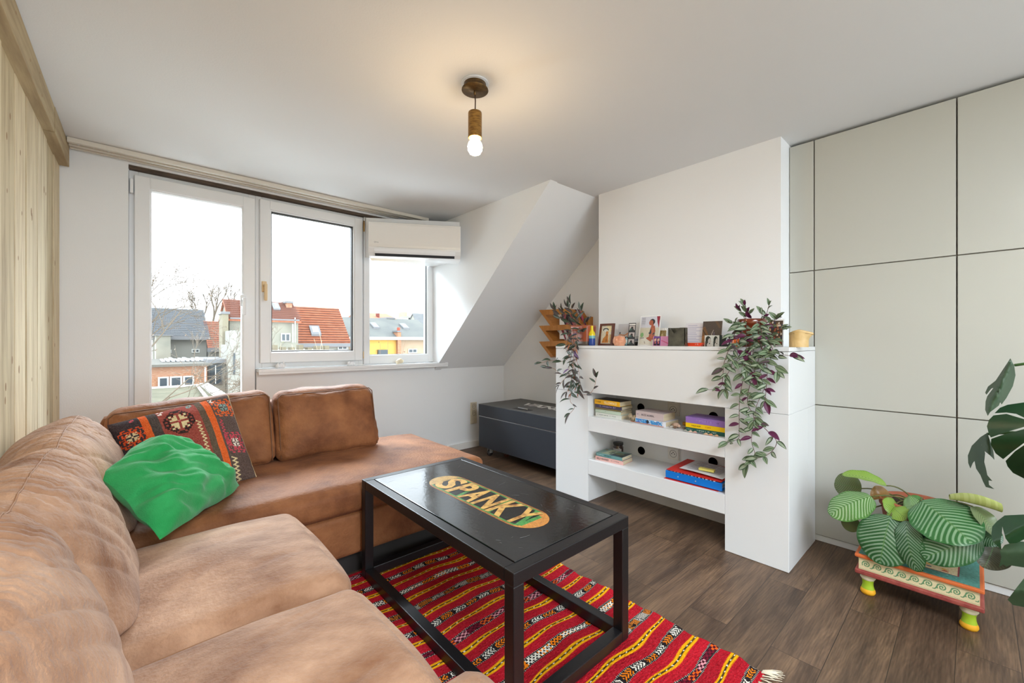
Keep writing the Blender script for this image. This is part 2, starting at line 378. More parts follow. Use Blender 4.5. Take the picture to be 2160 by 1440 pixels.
# sloped attic ceiling right of the dormer
b = MB(); sl = [(SY0, CZ), (YW, KZ), (YW, KZ + 0.0), (YW + 0.25, KZ + 0.02), (SY0 + 0.2, CZ + 0.15), (SY0, CZ + .15)]
sl = [(SY0, CZ), (YW, KZ), (YW + 0.25, KZ), (SY0 + 0.15, CZ + 0.15), (SY0, CZ + .15)]
b.prism(sl, lambda y, z: (XC, y, z), lambda y, z: (XR + 0.1, y, z)); struct(b, 'wall_slope', PLASTER)
b = MB(); ck = [(SY0 + .001, CZ + .002), (YW + 0.02, CZ + .002), (YW + 0.02, KZ + 0.03)]
b.prism([(SY0 - .02, CZ + .01), (YW + 0.2, CZ + .01), (YW + 0.2, KZ - .15), (YW, KZ - 0.01)], lambda y, z: (XC - .0005, y, z), lambda y, z: (XC + 0.07, y, z)); struct(b, 'wall_cheek', PLASTER)
# white boxing behind the air conditioner
b = MB(); b.prism([(1.425, YW + .02), (1.425, YW - 0.0), (XC - .002, 3.03), (XC - .002, YW + .02)], lambda x, y: (x, y, 1.80), lambda x, y: (x, y, 2.137)); struct(b, 'trim_1', PVC)
b = MB(); b.box(-0.6, -0.4, -2.7, 3.5, 0, CZ + .05); struct(b, 'wall_left', PLASTER)
# rear wall behind the camera, its wide glazed opening added to let in light
b = MB()
b.box(-0.6, -0.1, -2.7, -2.5, 0, CZ); b.box(2.6, 3.1, -2.7, -2.5, 0, CZ); b.box(-.1, 2.6, -2.7, -2.5, 2.12, CZ); b.box(-.1, 2.6, -2.7, -2.5, 0, .08)
struct(b, 'wall_rear', PLASTER)
wf = MB(); wf.box(-.1, -.03, -2.62, -2.56, .08, 2.12); wf.box(2.53, 2.6, -2.62, -2.56, .08, 2.12); wf.box(-.03, 2.53, -2.62, -2.56, .08, .15); wf.box(-.03, 2.53, -2.62, -2.56, 2.05, 2.12); wf.box(1.215, 1.285, -2.62, -2.56, .15, 2.05)
wr_ = struct(wf, 'added_rear_window', PVC); g = MB(); g.box(-.03, 1.215, -2.595, -2.59, .15, 2.05); g.box(1.285, 2.53, -2.595, -2.59, .15, 2.05); g.build('pane', GLASS, wr_)
wf = MB()
for (a_, b_, c_, d_) in ((-.21, -.15, -1.91, -.39), (1.05, 1.11, -1.91, -.39), (-.15, 1.05, -1.91, -1.85), (-.15, 1.05, -.45, -.39)): wf.box(a_, b_, c_, d_, CZ - .03, CZ)
struct(wf, 'added_lamp_frame', PVC)  # bars added round the unseen ceiling lamp; the ceiling has no opening here
# skirting
b = MB(); b.box(1.5, XR, YW - 0.015, YW, 0, 0.06); struct(b, 'baseboard_back', mat('skirting_paint', (232, 230, 226), 0.4))

# board wall on the left
ys = [-2.5, -2.3, -2.07, -1.86, -1.63, -1.42, -1.2, -.98, -.77, -.55, -.34, -.12, .1, .3, .52, .74, .95, 1.15, 1.36, 1.56, 1.76, 1.95, 2.15, 2.36, 2.55, 2.78, 3.03, 3.24, YW - .002]
b = MB(); rnd = random.Random(3)
for i in range(len(ys) - 1):
    dx = rnd.uniform(-.004, .004); b.box(-0.4, XL + dx, ys[i] + .0032, ys[i + 1] - .0032, 0, 2.19, mi=i % 4, bev=.002, seg=1)
    for k in range(rnd.randint(3, 6)):
        yy = rnd.uniform(ys[i] + .03, ys[i + 1] - .03); zz = rnd.uniform(.6, 2.0); rr = rnd.uniform(.004, .011)
        M_ = Matrix.Translation((XL + dx + .0002, yy, zz)) @ Matrix.Rotation(math.pi / 2, 4, 'Y')
        b.lathe([(rr, 0), (rr * .5, .0006)], (0, 0, 0), 12, mi=4, M=M_, squash=(1.7, 1))
b.box(-0.3995, -0.362, -2.5, YW - .004, 0, 2.185, mi=5); struct(b, 'trim_2', WOODW + [KNOT, mat('board_gap', (58, 46, 36), .9)])
b = MB(); b.box(XL - .01, -0.305, -2.5, 2.9, 2.072, 2.193, bev=.002); b.box(XL - .01, -0.303, 2.903, YW - .03, 2.070, 2.193, bev=.002)
for k in range(9):
    yy = random.uniform(1.2, 3.3); zz = random.uniform(2.09, 2.17); b.lathe([(.006, 0), (.003, .0006)], (0, 0, 0), 10, mi=1, M=Matrix.Translation((-.3048, yy, zz)) @ Matrix.Rotation(math.pi / 2, 4, 'Y'), squash=(.8, 1.6))
struct(b, 'trim_4', [LINTEL, KNOT])

# ---------------------------------------------------------------- glazed door and windows
def ring(mb, x0, x1, z0, z1, w_, y0, y1, mi=0, bev=.004, wb=None, wt=None):
    wb = w_ if wb is None else wb; wt = w_ if wt is None else wt
    mb.box(x0, x0 + w_, y0, y1, z0, z1, mi, bev); mb.box(x1 - w_, x1, y0, y1, z0, z1, mi, bev)
    mb.box(x0 + w_ - .001, x1 - w_ + .001, y0, y1, z0, z0 + wb, mi, bev); mb.box(x0 + w_ - .001, x1 - w_ + .001, y0, y1, z1 - wt, z1, mi, bev)
YF = 3.50
d = MB(); ring(d, -0.058, 0.622, 0.0, 2.148, 0.045, YF, YF + .07); door = struct(d, 'door_1', PVC)
s_ = MB(); ring(s_, -0.031, 0.615, 0.03, 2.118, 0.074, YF - .03, YF + .04); ring(s_, 0.038, 0.546, 0.10, 2.049, 0.012, YF - .022, YF + .03); sash = s_.build('sash', PVC, door)
g = MB(); g.box(0.045, 0.54, YF + .01, YF + .016, 0.10, 2.045); g.build('pane', GLASS, door)
def handle(u, vt, vb, parent, m, y=YF - .03):
    p = at(u, vt, 'y', y); q = at(u + 3, vb, 'y', y); h = MB()
    h.box(p.x - .016, p.x + .016, y - .012, y, p.z - .07, p.z + .01, bev=.005)
    h.tube([(p.x, y - .005, p.z - .02), (p.x, y - .045, p.z - .02), (p.x + .003, y - .05, p.z - .03)], .009, 10)
    h.box(p.x - .008, p.x + .012, y - .058, y - .042, q.z, p.z - .012, bev=.005); h.build('handle', m, parent)
handle(512, 625, 665, door, PVC)
h = MB(); h.box(-.052, -.036, YF - .035, YF, 2.0, 2.09, bev=.004); h.build('hinge', PVC, door)
w1 = MB(); ring(w1, 0.622, 1.418, 0.888, 2.148, 0.04, YF, YF + .07); win1 = struct(w1, 'window_1', PVC)
s_ = MB(); ring(s_, 0.645, 1.403, 0.925, 2.125, 0.066, YF - .03, YF + .04, wb=.075); ring(s_, 0.708, 1.34, 0.995, 2.062, 0.012, YF - .022, YF + .03); s_.build('sash', PVC, win1)
g = MB(); ring(g, 0.719, 1.329, 1.006, 2.051, 0.008, YF - .005, YF + .03, bev=0); g.build('gasket', GASKET, win1)
g = MB(); g.box(0.72, 1.328, YF + .01, YF + .016, 1.005, 2.05); g.build('pane', GLASS, win1)
handle(557, 596, 635, win1, CREAMP)
h = MB(); z0 = at(766, 468, 'y', YF).z; h.tube([(1.412, YF - .036, z0 - .09), (1.412, YF - .036, z0)], .006, 8); h.build('hinge', mat('brass', (190, 150, 90), .3, metal=.8), win1)
h = MB(); h.tube([(1.408, YF - .036, .94), (1.408, YF - .036, 1.0)], .004, 8); h.build('hinge', CREAMP, win1)
w2 = MB(); ring(w2, 1.418, 2.094, 0.888, 2.148, 0.05, YF - .02, YF + .07, wb=.075); ring(w2, 1.462, 2.05, .957, 2.1, 0.012, YF - .012, YF + .05); win2 = struct(w2, 'window_2', PVC)
g = MB(); g.box(1.46, 2.05, YF + .01, YF + .016, 0.96, 2.11); g.build('pane', GLASS, win2)
g = MB(); ring(g, 1.471, 2.041, 0.966, 2.09, 0.005, YF + .0, YF + .03, bev=0); g.build('gasket', GASKET, win2)
s_ = MB(); s_.box(0.622, 2.20, 3.375, YF + .05, 0.862, 0.885, bev=.003); s_.box(0.622, 2.20, 3.378, 3.392, 0.845, 0.866, bev=.002); struct(s_, 'trim_5', PVC)
# curtain rail on the ceiling
t = thing('curtain_rail', 'long white double curtain rail fixed to the ceiling above the windows', 'curtain rail', (0.8, 3.33, 2.19))
r = MB(); r.box(-.3, 1.93, 3.275, 3.300, 2.168, 2.1935, bev=.002); r.box(-.3, 1.93, 3.300, 3.345, 2.182, 2.1935); r.box(-.3, 1.93, 3.345, 3.365, 2.172, 2.1935, bev=.002)
r.box(-.3, 1.70, 3.365, 3.40, 2.184, 2.1935); r.box(-.3, 1.70, 3.40, 3.415, 2.174, 2.1935, bev=.002); r.build('track', mat('rail_paint', (216, 210, 198), .5), t)
r = MB()
for x in (-.26, -.2, -.14, .62, .68, 1.2): r.ball((x, 3.322, 2.178), .006, 8, 6)
gl_ = r.build('glider', PVC, t); gl_['kind'] = 'stuff'
# ---------------------------------------------------------------- air conditioner
e = Vector((.634, -.37, 0)).normalized(); n = Vector((-e.y * -1, 0, 0)); n = Vector((-.504, -.864, 0)); o0 = Vector((1.447, 3.393, 0)); WAC = .734
t = thing('air_conditioner', 'white split air conditioner mounted across the corner above the right window', 'air conditioner', (1.76, 3.2, 1.76))
def acp(prof, w0, w1, name, m, inset=0):
    q = MB(); q.prism(prof, lambda d, z: o0 + e * w0 + n * d + Vector((0, 0, z)), lambda d, z: o0 + e * w1 + n * d + Vector((0, 0, z))); return q.build(name, m, t)
body = [(.0, 1.765), (.0, 2.055), (.15, 2.055), (.185, 2.045), (.192, 1.86), (.19, 1.835), (.178, 1.802), (.155, 1.775), (.12, 1.765)]
acp(body, 0, WAC, 'housing', mat('ac_plastic', (236, 237, 238), .25))
fp = acp([(.186, 1.842), (.186, 2.044), (.196, 2.04), (.2025, 2.02), (.2025, 1.86), (.199, 1.842)], .004, WAC - .004, 'front_panel', mat('ac_gloss', (232, 229, 224), .07, coat=.5))
q = MB(); q.text('Qlima', o0 + e * .045 + n * .2028 + Vector((0, 0, 1.872)), e, (0, 0, 1), .012, lift=-.0003, ex=.0006); q.build('lettering', mat('grey_ink', (110, 110, 112), .5), fp)
acp([(.183, 1.797), (.1885, 1.812), (.1945, 1.829), (.198, 1.829), (.1935, 1.808), (.186, 1.793)], .045, WAC - .045, 'louver', mat('ac_louver', (240, 242, 246), .2))
acp([(.165, 1.780), (.176, 1.792), (.184, 1.797), (.186, 1.792), (.178, 1.784), (.168, 1.775)], .05, WAC - .05, 'outlet_slot', mat('ac_slot', (40, 42, 46), .5))
# ---------------------------------------------------------------- pendant lamp
BRONZE = mat('bronze_patina', (122, 92, 52), .42, metal=.75, col2=(88, 68, 44), nscale=60, bump=.05)
t = thing('pendant_lamp', 'bronze pendant lamp with one bare lit bulb on a short cord', 'lamp', (LAMP[0], LAMP[1], CZ))
q = MB(); q.lathe([(.0, 0), (.058, 0), (.060, -.004), (.058, -.006), (0, -.006)], (*LAMP, CZ)); q.build('ceiling_ring', PVC, t)
q = MB(); q.lathe([(.048, -.006), (.048, -.026), (.0565, -.028), (.0575, -.032), (.0, -.034)], (*LAMP, CZ), 32); q.lathe([(.006, -.033), (.006, -.05), (.003, -.052)], (*LAMP, CZ), 12); q.build('ceiling_rose', BRONZE, t)
q = MB(); q.tube([(LAMP[0], LAMP[1], 2.15), (LAMP[0] + .002, LAMP[1], 2.12), (LAMP[0] + .001, LAMP[1], 2.07)], .0028, 8); q.build('cord', mat('brown_cord', (70, 48, 36), .7), t)
q = MB(); q.lathe([(.004, 2.078), (.006, 2.072), (.0285, 2.068), (.0295, 2.062), (.0295, 1.962), (.030, 1.958), (.026, 1.957), (.026, 1.985), (.0, 1.985)], (*LAMP, 0), 32); q.build('socket', mat('brass_patina', (160, 122, 62), .4, metal=.7, col2=(120, 88, 46), nscale=50, nstretch=(1, 1, 4)), t)
bm_ = bpy.data.materials.new('lit_bulb'); bm_.use_nodes = True; pb = bm_.node_tree.nodes['Principled BSDF']
pb.inputs['Emission Color'].default_value = (1.0, 0.70, 0.38, 1); pb.inputs['Emission Strength'].default_value = 52.0; pb.inputs['Base Color'].default_value = (1, 1, 1, 1)
q = MB(); q.lathe([(.013, 1.985), (.014, 1.960), (.018, 1.950), (.028, 1.936), (.032, 1.921), (.030, 1.905), (.022, 1.892), (.010, 1.886), (.0, 1.885)], (*LAMP, 0), 24); q.build('bulb', bm_, t)
# ---------------------------------------------------------------- sofa
SUEDE = mat('tan_suede_lit', (134, 93, 66), 0.66, spec=0.22, col2=(196, 156, 126), nscale=5.0, nstretch=(1, 1.5, 1), nlo=0.33, nhi=0.68, bump=0.38, bscale=110, sheen=0.12, detail=14)  # paler copy for the board wall side: lighting and nap put into the colour
SUEDE2 = mat('tan_suede_shaded', (108, 64, 38), 0.62, spec=0.22, col2=(160, 106, 68), nscale=5.0, nlo=0.34, nhi=0.68, bump=0.32, bscale=90, sheen=0.03, detail=14)  # darker copy of the same suede for the window side, shade put into the colour
PIPE = mat('suede_seam', (158, 116, 84), 0.6)
PLINTH = mat('sofa_plinth', (40, 36, 34), 0.7)
t = thing('corner_sofa', 'L-shaped tan suede corner sofa with loose back cushions along the board wall', 'sofa', (0, 1.6, 0))
q = MB(); q.box(-.29, .40, .45, 1.95, 0, .1); q.box(-.29, 1.45, 1.95, 2.72, 0, .1); q.build('plinth', PLINTH, t)
q = MB(); soft_box(q, -.33, .455, .64, 1.92, .09, .30, r=.03); q.build('base', SUEDE, t)
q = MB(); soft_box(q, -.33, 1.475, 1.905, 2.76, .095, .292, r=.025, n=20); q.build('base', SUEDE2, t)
def warp_far(P):
    k = max(0, (P.z - .38) / .07); f = max(0, min(1, (P.x - 1.2) / .3)); P.z -= .02 * k * f * f
    P.z += .006 * mnoise.noise(Vector((P.x * 5, P.y * 5, 0))) * k
    return P
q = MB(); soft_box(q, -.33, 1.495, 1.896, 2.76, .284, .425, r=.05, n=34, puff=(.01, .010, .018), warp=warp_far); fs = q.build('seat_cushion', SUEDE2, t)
def seat(x0, x1, y0, y1, zt, sd, name='seat_cushion'):
    def wp(P):
        k = max(0, (P.z - (zt - .08)) / .08)
        P.z += .010 * k * mnoise.noise(Vector((P.x * 4.5, P.y * 4.5, sd)))
        # shallow creases running across the seat
        for cx, cy, a, ln, wd in ((.22, (y0 + y1) / 2 + .12, .5, .13, .008), (.24, (y0 + y1) / 2 + .10, .5, .10, .008), (.10, (y0 + y1) / 2 - .1, .9, .09, .010), (.30, (y0 + y1) / 2 - .12, .3, .08, .01)):
            ca, sa = math.cos(a), math.sin(a); u = (P.x - cx) * ca + (P.y - cy) * sa; v = -(P.x - cx) * sa + (P.y - cy) * ca + 1.4 * u * u
            P.z -= .0045 * k * math.exp(-(v / wd) ** 2 - (u / ln) ** 4)
        return P
    m_ = MB(); soft_box(m_, x0, x1, y0, y1, .26, zt, r=.055, n=46, puff=(.022, .006, .034), warp=wp); c = m_.build(name, SUEDE, t)
    p = MB(); p.tube([(x0 + .05 + (x1 - x0 - .10) * k / 20, y0 + .004 - .005 * math.sin(math.pi * k / 20), zt - .036 + .010 * math.sin(math.pi * k / 20)) for k in range(21)], .0035, 6)
    p.build('piping', PIPE, c); return c
seat(-.10, .452, 1.168, 1.80, .425, 1.0)
seat(-.10, .450, .66, 1.150, .425, 5.0)
q = MB(); soft_box(q, -.33, .492, .33, .655, .1, .475, r=.05, n=16, puff=(.01, .01, .015)); q.build('armrest', SUEDE, t)
# back frame behind the loose cushions
q = MB(); soft_box(q, -.14, 1.04, 2.63, 2.775, .2, .738, r=.035, n=14, puff=(0, 0, .008)); q.build('back_frame', SUEDE2, t)
q = MB(); soft_box(q, -.338, -.24, .5, 2.7, .2, .70, r=.03, n=12); q.build('back_frame', SUEDE, t)
# two loose cushions of the window side
def loose(x0, x1, zt, ztl, sd, n=34):
    def wp(P):
        f = (P.x - x0) / (x1 - x0); k = (P.z - .43) / (zt - .43)
        P.z += (ztl - zt) * (1 - f) * max(0, k); P.y += .095 * k + .012 * mnoise.noise(P * 5 + Vector((sd, 0, 0)))
        e_ = max(0, 1 - min(abs(f), abs(1 - f)) * 7) + max(0, k - .85) * 5
        P.y += .006 * e_ * math.sin(f * 60 + k * 45 + sd) * .5
        P.x += .012 * (k - .5) * (1 if f > .5 else -1) * -1
        return P
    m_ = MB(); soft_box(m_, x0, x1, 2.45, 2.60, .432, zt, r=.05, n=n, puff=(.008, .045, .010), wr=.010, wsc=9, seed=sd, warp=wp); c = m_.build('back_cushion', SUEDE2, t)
    p = MB(); pts = []
    for (a, b2) in [((x0 + .012, .455), (x0 + .012, ztl - .03)), ((x0 + .03, ztl - .012), (x1 - .03, zt - .012)), ((x1 - .012, zt - .03), (x1 - .012, .455))]:
        for k in range(12):
            f = k / 11; x = a[0] + (b2[0] - a[0]) * f; z = a[1] + (b2[1] - a[1]) * f; pts.append((x, 2.458 + .095 * (z - .43) / (zt - .43), z))
    p.tube(pts, .003, 6); p.build('piping', mat('suede_seam_shaded', (110, 72, 46), .6), c)
loose(.545, 1.10, .803, .800, 2.0); loose(-.12, .528, .812, .772, 9.0)
# wrinkled back cushions along the board wall: a profile swept in y
PROF = [(-.005, .43), (-.03, .52), (-.062, .61), (-.09, .69), (-.118, .748), (-.155, .785), (-.20, .797), (-.25, .782), (-.30, .745), (-.332, .68), (-.338, .58), (-.33, .45), (-.2, .42), (-.08, .41)]
def prof_pt(f, P=PROF):
    n_ = len(P); x = (f % 1.0) * n_; i = int(x); fr = x - i
    p0, p1, p2, p3 = P[(i - 1) % n_], P[i % n_], P[(i + 1) % n_], P[(i + 2) % n_]
    h_ = lambda a, b_, c, d_: .5 * ((2 * b_) + (-a + c) * fr + (2 * a - 5 * b_ + 4 * c - d_) * fr * fr + (-a + 3 * b_ - 3 * c + d_) * fr ** 3)
    return h_(p0[0], p1[0], p2[0], p3[0]), h_(p0[1], p1[1], p2[1], p3[1])
def wall_cushion(y0, y1, dz, sd, dx=0, fan=.12, bulge=.02):
    cx, cz = -.185, .60; yc = (y0 + y1) / 2
    def fn(a, f, cr=True):
        s_ = a * 2 - 1; px, pz = prof_pt(f)
        # rounded ends
        en = (1 - abs(s_) ** 3.0) ** .55 if abs(s_) < 1 else 0
        sc = .42 + .58 * en
        x = cx + (px - cx) * sc; z = cz + (pz - cz) * (sc * .5 + .5 if pz > cz else sc); z += dz * max(0, (pz - .43) / .36)
        y = yc + (y1 - y0) / 2 * (math.copysign(abs(s_) ** .9, s_))
        front = max(0, 1 - f * 14 / 7.0)
        x += bulge * math.cos(s_ * 1.5) * (1 if f < .32 else 0) * math.sin(math.pi * min(1, f * 14 / 5)) + dx * (pz - .43) / .36
        # creases fanning out from the ridge seam
        if f < .66 and cr:
            g = f * 14
            ph = y * 30 + (g - 5.5) * fan * 7 * (s_ + .2) + .5 * mnoise.noise(Vector((y * 3, g * .5, sd)))
            c1 = mnoise.noise(Vector((ph, g * .13 + sd, sd * 3.1))); c2 = mnoise.noise(Vector((ph * 2.3 + 9, g * .22, sd + 7)))
            dg = (y - yc) * 7 + g * .8; c3 = mnoise.noise(Vector((dg * 1.1, g * .12, sd + 3)))
            rd_ = math.exp(-((g - 5.6) / (1.5 if g < 5.6 else 2.6)) ** 2)
            d_ = (-(1 - min(1, abs(c1) * 3.0)) ** 1.6 * .0075 * (.06 + rd_) - (1 - min(1, abs(c2) * 3.0)) ** 1.6 * .0042 * (.03 + rd_) - (1 - min(1, abs(c3) * 3.4)) ** 1.8 * .0085 * (1 - .6 * rd_) * min(1, g / 1.5) + .010 * mnoise.noise(Vector((y * 5, g * .5, sd)))) * en
            nx, nz = (x - cx), (z - cz); l_ = math.hypot(nx, nz) + 1e-6; x += nx / l_ * d_; z += nz / l_ * d_
        return (x, y, z)
    m_ = MB(); m_.grid(fn, 190, 170, wrap=True)
    n1 = 170; m_.add([m_.v[k] for k in range(n1)], [tuple(range(n1))], 0, False); m_.add([m_.v[190 * n1 + k] for k in range(n1)], [tuple(range(n1))[::-1]], 0, False)
    c = m_.build('back_cushion', SUEDE, t)
    p = MB(); pts = []
    raw = [Vector(fn(.03 + .94 * k / 89, 5.6 / 14)) for k in range(90)]
    for k in range(90):
        w_ = raw[max(0, k - 1):k + 2]; pts.append(sum(w_, Vector()) / len(w_) + Vector((.0003, 0, .0008)))
    p.tube(pts, .0019, 6); p.build('piping', PIPE, c)
wall_cushion(.60, 1.165, .012, 1.7, dx=.01); wall_cushion(1.15, 1.80, .0, 4.2, dx=.0); wall_cushion(1.79, 2.50, -.002, 8.6, fan=.05, dx=-.005)

# ---------------------------------------------------------------- scatter cushions
def pillow(name, A, B, C, D, thick, colmat, canvas=None, wr=0.0, sd=0, n=70, pinch=.05, label='', cat='cushion', up=None, wdir=(1, .3), extra=None):
    """A top left, B top right, C bottom right, D bottom left (seen from the room)"""
    A, B, C, D = map(Vector, (A, B, C, D)); nn = (B - D).cross(A - C).normalized()
    if nn.dot(Vector((.3, -.9, .3))) < 0: nn = -nn
    lut_ = canvas.lut() if canvas else None
    def sheet(sgn):
        def fn(a, b_):
            e1 = 1 - abs(2 * a - 1) ** 2.6; e2 = 1 - abs(2 * b_ - 1) ** 2.6; pf = (max(0, e1) * max(0, e2)) ** .55
            a2 = a; b2 = b_
            # sides pulled in between the corners
            a2 = .5 + (a - .5) * (1 - pinch * math.sin(math.pi * b_)); b2 = .5 + (b_ - .5) * (1 - pinch * math.sin(math.pi * a))
            P = (A * (1 - a2) + B * a2) * (1 - b2) + (D * (1 - a2) + C * a2) * b2
            h_ = thick / 2 * pf * (1.25 if sgn > 0 else .75)
            if wr and sgn > 0:
                u = a * wdir[0] + b_ * wdir[1]; v = -a * wdir[1] + b_ * wdir[0]
                k = mnoise.noise(Vector((u * 2.2, v * 9, sd))) * .6 + mnoise.noise(Vector((u * 4, v * 17, sd + 4))) * .3 + mnoise.noise(Vector((a * 5, b_ * 5, sd + 8))) * .8
                h_ += wr * k * min(1, pf * 2.5)
            P = P + nn * (sgn * h_ if sgn > 0 else -h_)
            if extra: P = extra(P, a, b_)
            return P
        return fn
    m_ = MB()
    cf = (lambda a, b_: tuple(lut_[min(canvas.h - 1, int(b_ * canvas.h)), min(canvas.w - 1, int(a * canvas.w))])) if canvas else None
    m_.grid(sheet(1), n, n, colfn=cf); m_.grid(sheet(-1), n // 2, n // 2, colfn=(lambda a, b_: L((84, 66, 58))) if canvas else None)
    o = m_.build(name, colmat); return tag(o, label, cat)
# kilim pattern
kc = Canvas(150, 150, (92, 76, 70)); O_ = (214, 98, 48); BR = (96, 80, 66); MR = (148, 72, 62); BE = (214, 194, 150); PK = (190, 72, 84); DK = (58, 42, 40); TE = (120, 150, 142)
kc.rect(0, 0, .22, 1, (66, 56, 58)); kc.rect(.20, 0, .255, 1, O_); kc.rect(.255, 0, .325, 1, (78, 68, 64)); kc.rect(.325, 0, .655, 1, MR); kc.rect(.655, 0, .715, 1, BR); kc.rect(.715, 0, .775, 1, O_)
HOOK = ["..XXX..XXX..XXX..", "..X.....X.....X..", "XXX.XXX.X.XXX.XXX", "X....X.XXX.X....X", "X.X..XXX.XXX..X.X", "..X.XX.....XX.X..", "..XXX.......XXX..", "X..X.........X..X", "XXXX.........XXXX", "X..X.........X..X", "..XXX.......XXX..", "..X.XX.....XX.X..", "X.X..XXX.XXX..X.X", "X....X.XXX.X....X", "XXX.XXX.X.XXX.XXX", "..X.....X.....X..", "..XXX..XXX..XXX.."]
CORE = ["X.X.X.X", ".XX.XX.", "XXX.XXX", "...X...", "XXX.XXX", ".XX.XX.", "X.X.X.X"]
kc.bitmap(HOOK, .115, .27, .0105, (214, 84, 44), 1.25); kc.bitmap(CORE, .115, .27, .011, BE, 1.25)
kc.bitmap(HOOK, .885, .17, .0112, O_, 1.25); kc.bitmap(CORE, .885, .17, .011, TE, 1.25)
kc.bitmap(HOOK, .885, .60, .0105, PK, 1.35); kc.bitmap(CORE, .885, .60, .010, (226, 214, 200), 1.35)
RING = [".....XXXXX.....", "....X.XXX.X....", "...XXX...XXX...", "..XX.X...X.XX..", ".X.XX.....XX.X.", "XXX.........XXX", "X.XX.......XX.X", "XXX.........XXX", "X.XX.......XX.X", "XXX.........XXX", ".X.XX.....XX.X.", "..XX.X...X.XX..", "...XXX...XXX...", "....X.XXX.X....", ".....XXXXX....."]
kc.bitmap(RING, .47, .235, .0165, DK, 1.25); kc.bitmap(CORE, .47, .235, .020, BE, 1.25); kc.ell(.47, .235, .012, .012, PK)
kc.bitmap(RING, .47, .80, .0165, DK, 1.25)
for k in range(9):
    y = .28 + k * .042; kc.line(.60, y, .63, y + .025, .005, BE); kc.line(.63, y + .025, .605, y + .035, .005, BE)
    y2 = .32 + k * .036; kc.line(.80, y2, .825, y2 + .02, .0045, PK); kc.line(.825, y2 + .02, .80, y2 + .03, .0045, PK)
for k in range(6):
    y = .76 + k * .04; kc.line(.80, y, .84, y + .02, .006, BE); kc.line(.84, y + .02, .81, y + .035, .006, BE)
kc.bitmap(["X.X", ".X.", "XX."], .36, .07, .016, (220, 206, 196), 1.2); kc.bitmap(["X.X", ".X.", "XX.", ".XX"], .80, .05, .013, (220, 206, 196), 1.2); kc.bitmap([".XX", "X.X", "XX."], .60, .05, .016, TE, 1.2); kc.bitmap([".XX", "X.X", "XX."], .15, .06, .013, PK); kc.bitmap(["X", "X", "X"], .185, .48, .018, BE)
kc.rect(.990, 0, 1, 1, BE); kc.noise(7)
KIL = mat('kilim_wool', attr=True, rough=.95, spec=.1, bump=.5, bscale=120, bstretch=(1, 1, 1))
pillow('scatter_cushion', (-.105, 2.40, .735), (.322, 2.47, .818), (.412, 2.27, .432), (-.03, 2.18, .430), .15, KIL, kc, wr=.012, sd=3, n=150, pinch=.03,
       label='dark kilim scatter cushion with orange stripes and hooked medallions leaning in the sofa corner')
GREEN = mat('green_linen', (40, 146, 78), 0.9, spec=.15, col2=(60, 168, 98), nscale=7, bump=.25, bscale=260, sheen=.2)
pillow('scatter_cushion', (-.10, 1.90, .655), (.060, 2.17, .720), (.322, 2.14, .448), (.040, 1.70, .470), .16, GREEN, None, wr=.034, sd=11, n=130, pinch=-.05, wdir=(.75, .65), extra=lambda P, a, b_: P + mnoise.noise_vector(P * 6) * .022 + mnoise.noise_vector(P * 15) * .006,
       label='plain green linen scatter cushion, crumpled, in front of the patterned one')

# ---------------------------------------------------------------- kilim rug
X0, X1, Y0, Y1 = .42, 1.52, .452, 1.93; cs = .004; csy = .0028; W_ = int((X1 - X0) / cs); H_ = int((Y1 - Y0) / csy)
rc = Canvas(W_, H_, (196, 34, 48)); YY, XX = np.mgrid[0:H_, 0:W_]; PX = X0 + (XX + .5) * cs; PY = Y0 + (YY + .5) * csy
wob = .008 * np.sin(PX * 14 + PY * 2) + .0035 * np.sin(PX * 31 + 1.3 + PY * 5)
yw = PY + wob - .004
red = np.array([184, 30, 44.]) * (0.93 + .10 * np.sin(PY * 31 + np.sin(PX * 9))[..., None] * .5 + rng.normal(0, .05, (H_, W_, 1))); rc.a = red
per = .1285; k_ = np.round((yw - .545) / per).astype(int); dY = yw - .545 - k_ * per; kb = np.floor((yw - .545) / per).astype(int); dB = yw - .545 - (kb + .5) * per
wy = .0105 * (1 + .25 * np.sin(PX * 13 + k_ * 2))
def blend(wt, c): rc.a = rc.a * (1 - wt[..., None]) + np.array(c) * wt[..., None]
blend(np.clip((wy - np.abs(dY)) / csy + .5, 0, 1), (236, 168, 20)); blend(np.clip((.0026 - np.abs(dY)) / csy + .5, 0, 1), (44, 40, 34))
m = (np.abs(dY) < .0015) & (np.floor(PX / .008) % 4 == 0); rc.a[m] = (225, 220, 205)
wb_ = .0165 * (1 + .15 * np.sin(PX * 17 + kb)); band = np.abs(dB) < wb_; rc.a[band] = (40, 34, 36)
teeth = band & (np.abs(dB) > wb_ - .0045) & (np.floor(PX / .004) % 2 == 0); rc.a[teeth] = (150, 146, 138)
inn = np.abs(dB) < wb_ - .006; kind = kb % 5; grp = np.floor((PX + .03 * kb) / .062).astype(int)
WH = (232, 228, 214); OR = (238, 128, 18)
m = inn & (kind == 1) & (((PX + np.abs(dB) * 1.1) / .0135) % 1 < .5) & (((PX + .03 * kb) / .062) % 1 < .82)
rc.a[m & (grp % 2 == 0)] = WH; rc.a[m & (grp % 2 == 1)] = OR
m = inn & (kind == 4) & (((PX - np.abs(dB) * 1.1) / .0135) % 1 < .5) & (((PX + .03 * kb) / .062) % 1 < .82)
rc.a[m & (grp % 2 == 0)] = WH; rc.a[m & (grp % 2 == 1)] = OR
m = inn & (kind == 3) & (((((PX + dB) / .017) % 1) < .38) | ((((PX - dB) / .017) % 1) < .38)); rc.a[m & (grp % 3 != 1)] = WH; rc.a[m & (grp % 3 == 1)] = OR
m2 = inn & (kind == 3) & (np.abs(dB) > .005) & (((PX / .017) % 1) < .45) & (grp % 2 == 0); rc.a[m2] = OR
